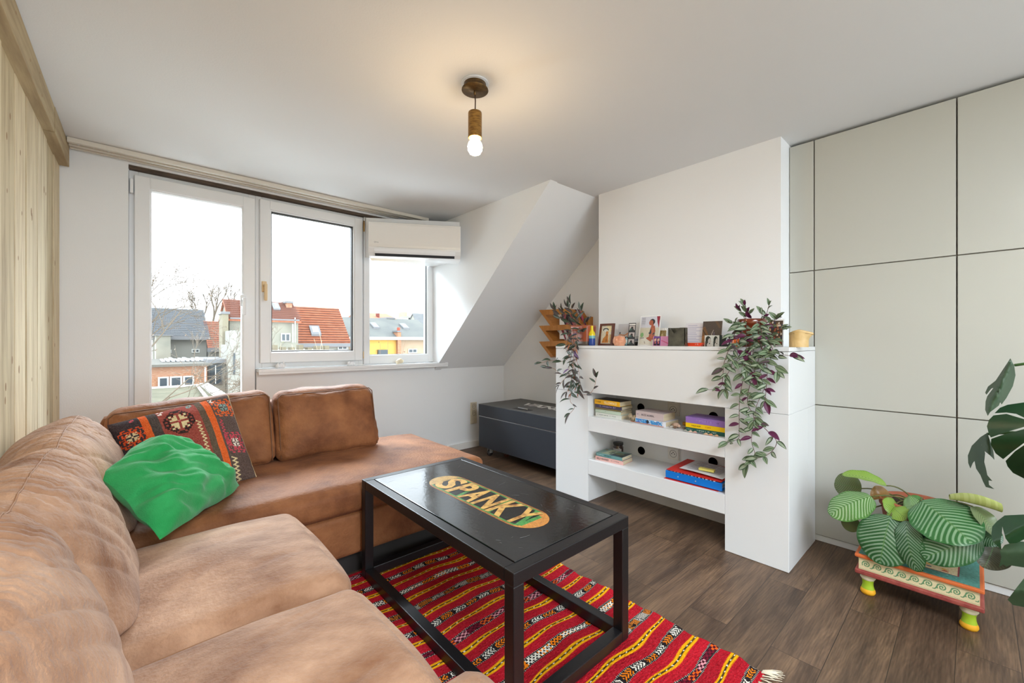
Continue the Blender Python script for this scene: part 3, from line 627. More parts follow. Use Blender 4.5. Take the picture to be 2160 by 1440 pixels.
m = inn & (kind == 2) & (((PX + np.abs(dB) * 1.6) / .009) % 1 < .45); rc.a[m & (grp % 2 == 0)] = (215, 208, 196); rc.a[m & (grp % 2 == 1)] = (226, 134, 40)
cell = (np.floor(PX / .012).astype(int) + np.floor((dB + .1) / .008).astype(int)) % 2
m = inn & (kind == 0); rc.a[m] = (74, 20, 34); m0 = m & (cell == 0); rc.a[m0 & (grp % 3 == 0)] = (226, 96, 32); rc.a[m0 & (grp % 3 == 1)] = (220, 150, 160); rc.a[m0 & (grp % 3 == 2)] = (120, 24, 44)
rc.noise(6)
def rz(x, y): return .0042 + .0016 * math.sin(y * 49) + .0015 * mnoise.noise(Vector((x * 9, y * 9, 0)))
def rfn(a, b_):
    x = X0 + a * (X1 - X0); y = Y0 + b_ * (Y1 - Y0); ed = min(a, 1 - a, b_, 1 - b_)
    xx = x + (.006 * math.sin(y * 24.5) + .004 * math.sin(y * 61)) * (1 if a > .5 else 0) * max(0, (a - .6) / .4)
    return (xx, y, rz(x, y) if ed > .002 else .0006)
q = MB(); q.grid(lambda a, b_: rfn(b_, a), H_, W_, colfn=None)
lu = rc.lut().reshape(-1, 4); q.c = [tuple(c) for c in lu]; q.hc = True
rug = q.build('kilim_rug', mat('rug_wool', attr=True, rough=.95, spec=.08, bump=.6, bscale=150, bstretch=(.35, 1, 1)))
tag(rug, 'red striped kilim rug with yellow and black bands under the black coffee table', 'rug')
q = MB(); rnd = random.Random(5)
for k in range(64):
    x = X1 - .012 - k * .0175 + rnd.uniform(-.003, .003)
    if x < X0: break
    for j in range(3):
        a = rnd.uniform(-.3, .9); ln = rnd.uniform(.028, .05); x_ = x + j * .003
        q.tube([(x_, Y0 + .004, .004), (x_ + ln * .4 * a, Y0 - ln * .45, .006), (x_ + ln * a, Y0 - ln, .003)], [.0014, .0012, .0007], 5)
for j in range(16):
    a = rnd.uniform(.2, 1.2); ln = rnd.uniform(.03, .055); x_ = X1 - .008 + rnd.uniform(-.01, .006)
    q.tube([(x_, Y0 + .01, .005), (x_ + ln * .5 * a, Y0 - ln * .3, .007), (x_ + ln * a, Y0 - ln * .8, .003)], [.0014, .0012, .0007], 5)
fr_ = q.build('fringe', mat('cream_yarn', (226, 214, 190), .9), rug); fr_['kind'] = 'stuff'

# ---------------------------------------------------------------- coffee table
TBLK = mat('black_powder_coat', (24, 22, 24), .36, spec=.45, bump=.04, bscale=200)
TTOP = mat('black_table_board', (30, 30, 31), .11, spec=.7, col2=(50, 51, 52), nscale=2.6, nlo=.5, nhi=.85, rough2=.26, bump=.03, bscale=60, detail=6)
t = thing('coffee_table', 'black metal frame coffee table with a worn skateboard graphic set into the top', 'table', (1.035, 1.358, 0))
x0, x1, y0, y1, zt = .755, 1.317, .836, 1.879, .45; z0 = .0075; wd = .04
for (xa, ya) in ((x0, y0), (x1 - wd, y0), (x0, y1 - wd), (x1 - wd, y1 - wd)):
    q = MB(); q.box(xa, xa + wd, ya, ya + wd, z0, zt - wd + .001, bev=.003); q.build('leg', TBLK, t)
q = MB(); ring_ = [(x0, x1, y0, y0 + wd), (x0, x1, y1 - wd, y1), (x0, x0 + wd, y0 + wd, y1 - wd), (x1 - wd, x1, y0 + wd, y1 - wd)]
for a in ring_: q.box(a[0], a[1], a[2], a[3], zt - wd, zt, bev=.003)
q.build('top_frame', TBLK, t)
for a in [(x0 + wd, x1 - wd, y0, y0 + wd), (x0 + wd, x1 - wd, y1 - wd, y1), (x0, x0 + wd, y0 + wd, y1 - wd), (x1 - wd, x1, y0 + wd, y1 - wd)]:
    q = MB(); q.box(a[0], a[1], a[2], a[3], z0, z0 + wd, bev=.003); q.build('floor_rail', TBLK, t)
q = MB(); q.box(x0 + wd + .003, x1 - wd - .003, y0 + wd + .003, y1 - wd - .003, zt - .02, zt + .0008, bev=.0015)
rnd = random.Random(9); scr = MB()
top = q.build('tabletop', TTOP, t)
for k in range(60):
    cx = rnd.uniform(x0 + .08, x1 - .08); cy = rnd.uniform(y0 + .08, y1 - .08); a = rnd.uniform(-.6, .9) + (1.57 if rnd.random() < .3 else 0); ln = rnd.uniform(.006, .045); wd2 = rnd.uniform(.0002, .0005); c_ = rnd.uniform(-6, 6)
    v = []; f = []
    for i in range(6):
        s_ = (i / 5 - .5) * ln; aa = a + c_ * s_; px = cx + math.cos(a) * s_; py = cy + math.sin(a) * s_ + c_ * s_ * s_
        v += [(px - math.sin(aa) * wd2, py + math.cos(aa) * wd2, zt + .00175), (px + math.sin(aa) * wd2, py - math.cos(aa) * wd2, zt + .00175)]
    f = [(2 * i, 2 * i + 1, 2 * i + 3, 2 * i + 2) for i in range(5)]; scr.add(v, f)
sc_ = scr.build('scratches', mat('scratch_grey', (150, 150, 150), .5), top); sc_['kind'] = 'stuff'
# skateboard graphic: x .94-1.11, y .985-1.66, lettering read towards the camera side
gw, gh = 60, 200; gc = Canvas(gw, gh, (30, 28, 26)); yl = (214, 168, 92)
gc.rect(0, 0, 1, 1, (24, 23, 22)); gr = (78, 150, 78)
gc.rect(.0, .0, .055, 1, (170, 104, 52)); gc.rect(.945, 0, 1, 1, (170, 104, 52)); gc.rect(.055, .1, .10, .93, gr); gc.rect(.90, .1, .945, .93, gr)
gc.rect(0, 0, 1, .10, (196, 158, 92)); gc.rect(0, .90, 1, 1, (206, 140, 70)); gc.rect(.1, .90, .8, .93, gr)
for yv in (.36, .66, .885): gc.line(.08, yv + .02, .92, yv - .03, .012, gr)
q = MB(); gx0, gx1, gy0, gy1 = .942, 1.112, .985, 1.665
def gfn(a, b_):
    # a across (0 = low x), b from the S end (far) to the Y end (near)
    e_ = .16; hw = .5
    if b_ < e_: hw = .5 * math.sqrt(max(0, 1 - ((e_ - b_) / e_) ** 2.2))
    if b_ > 1 - e_: hw = .5 * math.sqrt(max(0, 1 - ((b_ - 1 + e_) / e_) ** 2.2))
    x = (gx0 + gx1) / 2 + (a - .5) * 2 * hw * (gx1 - gx0); return (x, gy1 + (gy0 - gy1) * b_, zt + .0012)
gc.noise(10); gc.put(q, gfn, 0); deck = q.build('skateboard_graphic', mat('worn_print', attr=True, rough=.3, col2=(170, 150, 120), col=(255, 255, 255), nscale=22, nlo=.5, nhi=.75), top)
q = MB(); yy = gy1 - .070; wds = [.098, .090, .092, .092, .092, .092]
for ch, wv_ in zip('SPANKY', wds):
    q.text(ch, (gx0 + .014, yy, zt + .0013), (0, -1, 0), (1, 0, 0), gx1 - gx0 - .028, 0, width=wv_ * .92, bold=.035); yy -= wv_ * 1.0
q.build('lettering', mat('letter_print', (222, 178, 100), .3, col2=(150, 96, 50), nscale=30, nlo=.48, nhi=.66, detail=8), deck)
# worn corner
# ---------------------------------------------------------------- storage crate
CRATE = mat('anthracite_board', (52, 56, 64), .5, spec=.4, bump=.03, bscale=80)
CRTOP = mat('anthracite_lid', (84, 82, 80), .6, col2=(96, 94, 92), nscale=3)
t = thing('storage_chest', 'dark grey chest on casters with white lettering on its lid beside the white surround', 'chest', (2.67, 2.6, 0))
cx0, cx1, cy0, cy1 = 2.405, 2.955, 2.065, 3.16
q = MB(); q.box(cx0, cx1, cy0, cy1, .088, .372, bev=.003); q.build('body', CRATE, t)
q = MB(); q.box(cx0 - .003, cx1, cy0, cy1 + .002, .378, .488, bev=.003); lid = q.build('lid', CRATE, t)
q = MB(); q.box(cx0 - .002, cx1 - .001, cy0 + .001, cy1 + .001, .488, .4895); q.build('lid_panel', CRTOP, lid)
q = MB(); q.box(cx0 + .004, cx1 - .01, cy0 + .01, cy1 - .006, .370, .380); q.build('edge_strip', STEEL, t)
q = MB(); q.text('VANS', (2.665, 2.875, .4895), (0, -1, 0), (1, 0, 0), .125, width=.50, bold=.03, lift=.0005); q.box(2.782, 2.795, 2.40, 2.80, .4896, .4902); q.build('lettering', mat('white_print', (232, 230, 226), .5), lid)
q = MB(); q.box(2.455, 2.53, 2.55, 2.74, .4893, .4905, bev=.0005); q.build('handle_recess', GASKET, lid); q = MB(); q.tube([(2.49, 2.58, .491), (2.49, 2.58, .499), (2.49, 2.70, .499), (2.49, 2.70, .491)], .004, 8); q.build('handle', STEEL, lid)
for (xx, yy, c) in ((2.47, 3.07, (46, 40, 38)), (2.47, 2.14, (20, 120, 190)), (2.88, 3.07, (20, 120, 190)), (2.88, 2.14, (46, 40, 38)), (2.56, 2.93, (90, 46, 30))):
    q = MB(); q.box(xx - .02, xx + .02, yy - .02, yy + .02, .078, .088, bev=.002); q.box(xx - .016, xx + .016, yy - .018, yy - .014, .03, .08); q.box(xx - .016, xx + .016, yy + .014, yy + .018, .03, .08)
    c_ = q.build('caster', mat('zinc_bracket', (200, 200, 196), .4, metal=.5), t)
    q = MB(); q.lathe([(.0, -.012), (.028, -.012), (.030, -.008), (.030, .008), (.028, .012), (0, .012)], (0, 0, 0), 20, M=Matrix.Translation((xx, yy, .030)) @ Matrix.Rotation(math.pi / 2, 4, 'X')); q.build('wheel', mat('wheel_%d_%d' % (c[0], c[2]), c, .5), c_)
# wall sockets
SOCK = mat('socket_cream', (206, 196, 176), .4); SOCKW = mat('socket_white', (228, 226, 220), .35); HOLE = mat('socket_hole', (60, 56, 52), .6)
def sockets(origin, X, Y, rows, m, label, sz=.071, last_button=False):
    """X along the wall, Y up; origin is the lower left corner"""
    origin = Vector(origin); X = Vector(X); Y = Vector(Y); N_ = X.cross(Y); t_ = thing('wall_socket', label, 'socket', origin)
    def bx_(a0, a1, b0, b1, d0, d1, name, mm, bev=.002):
        q_ = MB(); M_ = Matrix((( X.x, Y.x, N_.x, origin.x), (X.y, Y.y, N_.y, origin.y), (X.z, Y.z, N_.z, origin.z), (0, 0, 0, 1))); q_.box(a0, a1, b0, b1, d0, d1, bev=bev, M=M_); return q_.build(name, mm, t_), M_
    bx_(0, sz + .008, 0, rows * sz + .008, 0, .008, 'frame', m)
    for r_ in range(rows):
        pl, M_ = bx_(.006, sz + .002, .006 + r_ * sz, .002 + (r_ + 1) * sz, .006, .012, 'socket_plate', m)
        q_ = MB(); cx, cy = sz / 2 + .004, .004 + (r_ + .5) * sz
        if last_button and r_ == 0: q_.lathe([(.007, 0), (.005, .002), (0, .002)], (cx, cy, .012), 14, M=M_); q_.build('knob', m, pl); continue
        q_.lathe([(.0235, .0005), (.022, .0008), (.0215, .0003)], (cx, cy, .012), 28, M=M_, caps=False)
        for dx, dy in ((-.0095, 0), (.0095, 0), (0, .009)): q_.lathe([(.0035, .0009), (0, .0011)], (cx + dx, cy + dy, .012), 10, M=M_)
        q_.build('socket_face', HOLE, pl)
sockets((2.515, YW, .24), (1, 0, 0), (0, 0, 1), 3, SOCK, 'cream double wall socket low on the wall beside the dark chest', .071, True) if False else None
t_o = Vector((2.515, YW, .238)); sockets(t_o, (1, 0, 0), (0, 0, 1), 3, SOCK, 'cream triple wall socket low on the window wall beside the dark chest', .071, True)
# ---------------------------------------------------------------- built-in cabinets
cols_ = [(.585, .697), (.055, .580), (-.475, .050), (-1.005, -.480), (-1.535, -1.010)]
rows_ = [(.038, .7365), (.7415, 1.467), (1.472, 2.178)]
labs = ['narrow cream filler cabinet squeezed between the chimney breast and the tall doors', 'tall glossy cream cabinet directly behind the painted stool', 'tall glossy cream cabinet at the right edge behind the split-leaf plant', 'tall glossy cream cabinet beyond the right edge of the view', 'last tall glossy cream cabinet beyond the view']
for (ya, yb), lb in zip(cols_, labs):
    t = thing('tall_cabinet', lb, 'cabinet', (2.85, (ya + yb) / 2, 0), 'built-in cream cabinets')
    q = MB(); q.box(2.752, XR - .002, ya - .0018, yb + .0016, .035, 2.182); q.build('carcass', GAP, t)
    q = MB(); q.box(2.742, XR - .01, ya - .0015, yb + .0015, .002, .033); q.build('plinth', LAQ, t)
    for za, zb in rows_:
        q = MB(); q.box(2.732, 2.751, ya, yb, za, zb, bev=.0012, seg=1); q.build('door', LAQC, t)
# ---------------------------------------------------------------- fireplace style surround
t = thing('shelving_surround', 'white lacquered fireplace-style surround with two open shelves and a deep top', 'surround', (2.43, 1.31, 0))
XS, XB = 2.252, 2.583
q = MB(); q.box(XS, XB, .577, .862, .001, .738, bev=.0015, seg=1); q.box(XB, 2.728, .577, .697, .001, .738); q.build('pillar', LAQ, t)
q = MB(); q.box(XS, XB, 1.742, 2.035, .001, .738, bev=.0015, seg=1); q.box(XB, XR - .002, 1.903, 2.035, .001, .738); q.build('pillar', LAQ, t)
q = MB(); q.box(XS, XS + .02, .577, 2.035, .7395, 1.033, bev=.0015, seg=1); q.box(XS + .02, 2.728, .577, .597, .7395, 1.033); q.box(XS + .02, XR - .002, 2.015, 2.035, .7395, 1.033); q.build('front_panel', LAQ, t)
q = MB(); q.box(XS + .02, XB, .86, 1.745, .76, .775); q.build('soffit', LAQ, t)
q = MB(); q.box(XS, XB, .575, 2.037, 1.035, 1.055, bev=.0015, seg=1); q.box(XB - .001, 2.729, .577, .697, 1.035, 1.055); q.box(XB - .001, XR - .002, 1.903, 2.035, 1.035, 1.055); q.build('top_board', LAQ, t)
for za, zb in ((.48, .578), (.187, .288)):
    q = MB(); q.box(XS, XB, .863, 1.741, za, zb, bev=.0015, seg=1); q.build('shelf', LAQ, t)
bk = MB(); bk.box(XB - .006, XB, .862, 1.742, .0, .76)
for i_ in (0,): pass
back = bk.build('back_panel', LAQ, t)
for (u, v) in ((1352, 859), (1353, 950), (1505, 878), (1504, 974)):
    p = at(u, v, 'x', XB - .007); q = MB(); M_ = Matrix.Translation((XB - .006, p.y, p.z)) @ Matrix.Rotation(-math.pi / 2, 4, 'Y')
    q.lathe([(.030, 0), (.032, .001), (.031, .0022), (.0275, .0022)], (0, 0, 0), 28, mi=0, M=M_, caps=False); q.lathe([(.0275, .0015), (0, .0015)], (0, 0, 0), 28, mi=1, M=M_); q.build('cable_hole', [LAQ, mat('dark_cavity', (74, 64, 58), .9)], back)
p = at(1422, 852, 'x', XB - .007); sockets((XB - .007, p.y + .04, p.z - .075), (0, -1, 0), (0, 0, 1), 2, SOCKW, 'white double socket on the back of the upper shelf')
p = at(1422, 956, 'x', XB - .007); sockets((XB - .007, p.y + .04, p.z - .04), (0, -1, 0), (0, 0, 1), 1, SOCKW, 'white single socket on the back of the lower shelf')

# ---------------------------------------------------------------- books
PAGES = mat('book_pages', (222, 208, 178), .9, col2=(200, 184, 152), nscale=3, nstretch=(1, 1, 160))
def book(x0, x1, y0, y1, z0, z1, cover, spine=None, label='', cat='book', group=None, rot=0.0, texts=(), spine_col2=None, name='book', topc=None):
    """spine faces -x (towards the room); lies flat"""
    cx, cy = (x0 + x1) / 2, (y0 + y1) / 2; t_ = thing(name, label, cat, (cx, cy, z0), group)
    M_ = Matrix.Translation((cx, cy, 0)) @ Matrix.Rotation(rot, 4, 'Z') @ Matrix.Translation((-cx, -cy, 0)); hcm = mat('cover_%d_%d_%d' % cover, cover, .4)
    q_ = MB(); q_.box(x0, x1, y0, y1, z0, z0 + .0015, M=M_); q_.box(x0, x1, y0, y1, z1 - .0015, z1, mi=1 if topc else 0, M=M_); q_.box(x0 - .0005, x0 + .002, y0, y1, z0, z1, bev=.0006, M=M_, seg=1)
    cv = q_.build('cover', [hcm] + ([mat('cover_%d_%d_%d' % topc, topc, .35)] if topc else []), t_)
    q_ = MB(); q_.box(x0 + .002, x1 - .003, y0 + .003, y1 - .003, z0 + .0015, z1 - .0015, M=M_); q_.build('pages', PAGES, t_)
    if texts:
        for (s_, f0, f1, h_, c_) in texts:
            q_ = MB(); mats_ = [mat('ink_%d_%d_%d' % c_, c_, .5)]; ya = y1 - (y1 - y0) * f0; wd_ = (y1 - y0) * (f1 - f0)
            if s_.startswith('~'):
                q_.marks(int(s_[1:]), M_ @ Vector((x0 - .0006, ya, z0 + (z1 - z0) * .5 - abs(h_) / 2)), M_.to_3x3() @ Vector((0, -1, 0)), (0, 0, 1), abs(h_), wd_, seed=int(y0 * 1000)); q_.build('spine_print', mats_, cv); continue
            if h_ > 0:
                q_.text(s_, M_ @ Vector((x0 - .0006, ya, z0 + (z1 - z0) * .5 - h_ / 2)), M_.to_3x3() @ Vector((0, -1, 0)), (0, 0, 1), h_, mi=len(mats_) - 1, width=wd_, bold=.01)
            else:
                h2 = -h_; q_.text(s_, M_ @ Vector((x0 + .03, ya, z1 + .0002)), M_.to_3x3() @ Vector((0, -1, 0)), M_.to_3x3() @ Vector((1, 0, 0)), h2, mi=len(mats_) - 1, width=wd_, bold=.02)
            q_.build('lettering', mats_, cv)
    return t_
S1 = .5783; S2 = .2883; G1 = 'books stacked on the upper shelf'; G2 = 'books on the lower shelf'
z = S1; BW = (70, 66, 62)
for (h_, c_, tc_, tx, yo, xo, ro, lb) in [
    (.026, (216, 218, 212), None, (('~20', .08, .5, .007, (90, 96, 96)), ('~9', .55, .8, .006, (130, 140, 140))), -.004, .0, .03, 'white paperback at the bottom of the left stack on the upper shelf'),
    (.023, (196, 214, 196), None, (('~4', .40, .50, .007, (150, 176, 160)),), .002, .006, .0, 'pale green paperback in the left stack on the upper shelf'),
    (.010, (120, 106, 70), None, (), .0, .0, .02, 'thin brown paperback in the left stack on the upper shelf'),
    (.022, (74, 70, 96), (50, 84, 80), (('~16', .15, .8, .008, (190, 170, 210)),), -.004, .002, .03, 'dark purple paperback second from the top of the left stack'),
    (.032, (240, 180, 24), (70, 56, 46), (('~8', .06, .28, .007, (120, 84, 20)), ('YELLOWFACE', .38, .88, .017, (250, 240, 200))), .0, -.004, -.02, 'yellow paperback with a brown cover on top of the left stack')]:
    book(2.30 + xo, 2.435 + xo, 1.520 + yo, 1.722 + yo, z, z + h_, c_, label=lb, group=G1, rot=ro, texts=tx, topc=tc_); z += h_ + .0004
z = S1
for (h_, c_, tc_, tx, x0_, x1_, ya, yb, lb) in [
    (.030, (222, 226, 236), None, (('~24', .06, .9, .016, (60, 110, 190)),), 2.298, 2.45, 1.205, 1.412, 'white and blue thick paperback under the pink-grey book in the middle stack'),
    (.044, (206, 190, 190), None, (('BUZZ ALDRIN,', .22, .68, .013, (70, 70, 84)), ('~3', .05, .10, .012, (150, 120, 150))), 2.302, 2.44, 1.222, 1.410, 'pink-grey hardback titled BUZZ ALDRIN on top of the middle stack')]:
    book(x0_, x1_, ya, yb, z, z + h_, c_, label=lb, group=G1, rot=-.04, texts=tx); z += h_ + .0004
z = S1
for (h_, c_, tx, lb) in [
    (.021, (34, 92, 82), (('~18', .30, .8, .008, (206, 220, 210)), ('~9', .03, .2, .006, (180, 200, 190))), 'dark green paperback at the bottom of the right stack on the upper shelf'),
    (.025, (244, 202, 20), (('PHILIP HUFF', .16, .40, .007, (120, 96, 30)), ('~5', .52, .66, .007, (200, 110, 30))), 'yellow paperback in the middle of the right stack on the upper shelf'),
    (.034, (150, 116, 190), (('~11', .28, .68, .013, (176, 150, 214)), ('~4', .80, .86, .006, (70, 50, 110))), 'purple thick paperback on top of the right stack on the upper shelf')]:
    book(2.30, 2.44, .880, 1.092, z, z + h_, c_, label=lb, group=G1, texts=tx); z += h_ + .0004
z = S2
book(2.292, 2.425, 1.508, 1.712, z, z + .026, (226, 178, 170), label='pink paperback titled SALLY ROONEY under a teal book on the lower shelf', group=G2, rot=.10, texts=(('SALLY ROONEY', .05, .5, .012, (40, 36, 40)), ('~12', .58, .86, .006, (110, 70, 76)))); z += .0265
tb_ = book(2.294, 2.424, 1.512, 1.708, z, z + .022, (104, 150, 150), label='teal paperback with a dark night scene on its cover on the lower shelf', group=G2, rot=.06, topc=(116, 150, 140), texts=(('~14', .04, .30, .006, (190, 214, 210)), ('~12', .34, .6, .007, (30, 60, 66))))
c = Canvas(60, 40, (116, 150, 140)); c.rect(.2, 0, .55, 1, (170, 186, 160)); c.rect(.28, .15, .42, .8, (200, 206, 170)); c.rect(.36, .25, .40, .75, (40, 60, 60)); c.rect(.44, .25, .48, .8, (40, 60, 60)); c.ell(.10, .2, .06, .08, (160, 100, 50))
c.poly([(.5, 1), (.56, .5), (.7, .45), (.9, .1), (1, .0), (1, 1)], (34, 38, 44)); c.ell(.72, .5, .16, .2, (110, 116, 84)); c.poly([(.5, 1), (.55, .7), (.8, .8), (.95, 1)], (70, 84, 92)); c.noise(4)
M_ = Matrix.Translation((2.359, 1.61, 0)) @ Matrix.Rotation(.06, 4, 'Z') @ Matrix.Translation((-2.359, -1.61, 0))
q = MB(); c.put(q, lambda a, b_: M_ @ Vector((2.4235 - .129 * b_, 1.7075 - .195 * a, z + .0226)), sm=False); q.build('cover_picture', PRINT, tb_)
c = Canvas(90, 14, (70, 150, 214)); rnd = random.Random(14)
for k in range(70): c.ell(rnd.uniform(0, 1), rnd.uniform(0, 1), .02, .16, rnd.choice([(226, 232, 240), (110, 110, 180), (40, 120, 200), (130, 200, 230)]))
c.ell(.46, .5, .05, .5, (40, 46, 60)); cvb = [o for o in bpy.data.objects if o.get('label', '').startswith('white and blue thick')][0]
M_ = Matrix.Translation((2.374, 1.3085, 0)) @ Matrix.Rotation(-.04, 4, 'Z') @ Matrix.Translation((-2.374, -1.3085, 0))
q = MB(); c.put(q, lambda a, b_: M_ @ Vector((2.2968, 1.408 - .180 * a, S1 + .027 - .023 * b_)), sm=False); q.build('spine_picture', PRINT, cvb)
# shells, stones and driftwood on the upper shelf
def pebble(x, y, z, r, sc, col_, label, name, cat, grp=None, sd=0, jit=.35, seg=14, col2=None):
    q_ = MB(); q_.ball((x, y, z + r * sc[2]), r, seg, 10, sc=sc, jit=jit, sd=sd); return one(q_, name, mat('stone_%d_%d_%d' % col_, col_, .6, col2=col2, nscale=60), label, cat, grp)
q = MB(); rnd = random.Random(4)
for k in range(9): q.ball((2.335 + rnd.uniform(-.02, .02), 1.465 - k * .0072 + rnd.uniform(-.004, .004), S1 + .014 + rnd.uniform(0, .02)), rnd.uniform(.009, .015), 10, 8, jit=.6, sd=k)
one(q, 'driftwood', mat('driftwood', (186, 168, 142), .8, col2=(150, 130, 104), nscale=40), 'knotted piece of pale driftwood between the left and middle book stacks', 'driftwood')
q = MB(); q.tube([(2.305, 1.45, S1 + .003), (2.292, 1.40, S1 + .003), (2.285, 1.30, S1 + .003), (2.28, 1.215, S1 + .003)], .0022, 6); one(q, 'incense_stick', mat('incense', (190, 120, 90), .8), 'thin reddish incense stick lying along the front of the upper shelf', 'incense stick')
q = MB(); q.tube([(2.345, 1.188, S1 + .010), (2.33, 1.165, S1 + .016), (2.322, 1.145, S1 + .020)], [.012, .014, .010], 10); q.tube([(2.322, 1.145, S1 + .018), (2.318, 1.135, S1 + .012)], [.010, .007], 8); one(q, 'cork', mat('cork_pink', (196, 164, 144), .8), 'pinkish cork stump right of the middle book stack', 'cork')
pebble(2.318, 1.185, S1, .010, (1.2, 1, .6), (196, 190, 180), 'white pebble right of the middle book stack', 'pebble', 'stone')
pebble(2.31, 1.16, S1, .009, (1.3, 1, .6), (120, 92, 74), 'brown pebble just in front of the pinkish cork', 'pebble', 'stone', sd=3)
pebble(2.33, 1.115, S1, .011, (1, 1, .6), (110, 100, 90), 'dark grey-brown pebble left of the right book stack', 'pebble', 'stone', sd=5)
pebble(2.44, 1.155, S1, .016, (1.2, 1.3, .7), (206, 150, 50), 'orange-yellow stone at the back beneath the sockets', 'pebble', 'stone', sd=6)
SH = 'seashells in front of the right book stack'
for k, (yy, c_, nm, lb) in enumerate([(1.085, (160, 160, 150), 'seashell', 'grey-green shell at the left end of the shells before the right stack'), (1.055, (214, 186, 170), 'seashell', 'small pink shell before the right book stack'), (1.03, (206, 160, 150), 'seashell', 'rosy shell left of the dark stone before the right stack'), (1.0, (96, 104, 108), 'pebble', 'flat dark blue-grey stone lying among the shells'), (.97, (216, 176, 140), 'seashell', 'peach shell right of the dark stone'), (.945, (210, 150, 110), 'seashell', 'orange shell before the green book'), (.915, (206, 164, 130), 'seashell', 'last tan shell before the right stack')]):
    q = MB(); rx = .013 if k != 3 else .02
    q.grid(lambda a, b_: (2.283 + (a - .5) * .018, yy + (b_ - .5) * 2 * rx * (1 - .5 * a), S1 + .0015 + .008 * math.sin(math.pi * a) ** .6 * math.sin(math.pi * b_) ** .6 * (1 + .08 * math.sin(b_ * 50))), 10, 16)
    q.grid(lambda a, b_: (2.283 + (a - .5) * .018, yy + (b_ - .5) * 2 * rx * (1 - .5 * a), S1 + .0004), 2, 2)
    one(q, nm, mat('shell_%d' % k, c_, .5), lb, 'shell' if nm == 'seashell' else 'stone', SH if nm == 'seashell' else None)
# amber jar
t = thing('candle_jar', 'small amber glass candle jar behind the books on the lower shelf', 'jar', (2.50, 1.675, S2)); p = at(1304, 938, 'x', 2.50); jy = p.y
q = MB(); q.lathe([(0, .0), (.033, .0), (.036, .004), (.036, .058), (.030, .066), (.030, .070)], (2.50, jy, S2), 28); q.build('glass', mat('amber_glass', (52, 26, 16), .12, coat=.6), t)
q = MB(); q.lathe([(.034, .070), (.035, .072), (.035, .086), (.033, .088), (.0, .088)], (2.50, jy, S2), 28); q.build('lid', mat('black_cap', (26, 22, 22), .3), t)
q = MB(); q.grid(lambda a, b_: (2.50 + .0364 * math.cos(math.pi + .3 + (b_ - .5) * 1.9), jy + .0364 * math.sin(math.pi + .3 + (b_ - .5) * 1.9), S2 + .018 + a * .03), 2, 14); q.build('label', mat('paper_label', (196, 194, 196), .7), t)
# binder and papers
t = thing('ring_binder', 'blue ring binder lying flat on the lower shelf under red folders', 'binder', (2.40, 1.05, S2))
q = MB(); q.box(2.275, 2.280, .885, 1.200, S2 + .006, S2 + .046, bev=.001, seg=1); q.box(2.280, 2.53, .885, 1.200, S2 + .044, S2 + .0465); q.box(2.280, 2.53, .885, 1.200, S2 + .0058, S2 + .008); q.build('cover', mat('binder_blue', (16, 120, 214), .35), t)
q = MB()
for yy in (1.125, 1.025): q.lathe([(.0035, 0), (.003, .001), (0, .0014)], (0, 0, 0), 12, M=Matrix.Translation((2.275, yy, S2 + .024)) @ Matrix.Rotation(-math.pi / 2, 4, 'Y'))
q.build('rivets', STEEL, t)
q = MB(); q.box(2.29, 2.52, .90, 1.195, S2 + .0082, S2 + .043); q.build('paper_stack', mat('paper_stack', (226, 226, 226), .8, col2=(150, 150, 160), nscale=2, nstretch=(1, 1, 180)), t)
def sheet(name, pts, z, col_, label, cat, th=.0012, tilt=None):
    q_ = MB(); q_.prism(pts, lambda x, y: (x, y, z + (tilt(x, y) if tilt else 0)), lambda x, y: (x, y, z + th + (tilt(x, y) if tilt else 0))); return one(q_, name, mat('paper_%d_%d_%d' % col_, col_, .6), label, cat)
sheet('folder', [(2.262, 1.205), (2.50, 1.19), (2.51, .88), (2.272, .905)], S2 + .0005, (214, 40, 40), 'red cardboard folder under the blue binder', 'folder')
sheet('folder', [(2.274, 1.195), (2.54, 1.195), (2.54, .885), (2.276, .890)], S2 + .0515, (206, 46, 40), 'red cardboard folder on top of the blue binder', 'folder', tilt=lambda x, y: .010 * (x - 2.27) / .27)
q = MB(); tw = 12
q.grid(lambda a, b_: (2.278 + .004 * math.sin(b_ * 40), 1.17 - b_ * .26, S2 + .047 + .004 * a * (1 + .4 * math.sin(b_ * 3.1 * tw * 2))), 3, 120, colfn=lambda a, b_: L((40, 36, 60)) if int(b_ * 26) % 2 else L((226, 170, 170)) if b_ < .4 else L((220, 224, 232)))
one(q, 'notebook', PRINT, 'spiral notebook edge showing between the blue binder and the red folder', 'notebook')
t = thing('paper_sheet', 'printed white sheets lying on the red folder', 'paper', (2.44, 1.0, S2 + .065))
z0_ = S2 + .066
q = MB(); q.grid(lambda a, b_: (2.31 + a * .21 + b_ * -.02, 1.135 - b_ * .245, z0_ + .002 * math.sin(b_ * 4) + .003 * a), 8, 12); pp = q.build('page', mat('print_paper', (224, 224, 226), .7), t)
q = MB()
for k in range(16):
    x = 2.33 + k * .011
    for j in range(3): q.box(x, x + .0022, .92 + j * .062, .975 + j * .062 - (.02 if (k + j) % 4 == 0 else 0), z0_ + .0054 , z0_ + .0060)
q.build('print_lines', mat('grey_ink2', (150, 150, 156), .7), pp)
q = MB(); q.box(2.335, 2.365, .955, 1.035, S2 + .074, S2 + .086, bev=.0008, seg=1, M=Matrix.Translation((2.35, .995, 0)) @ Matrix.Rotation(.12, 4, 'Z') @ Matrix.Translation((-2.35, -.995, 0))); one(q, 'sticky_notes', mat('note_yellow', (228, 216, 112), .7), 'block of pale yellow sticky notes on top of the printed sheets', 'notepad')

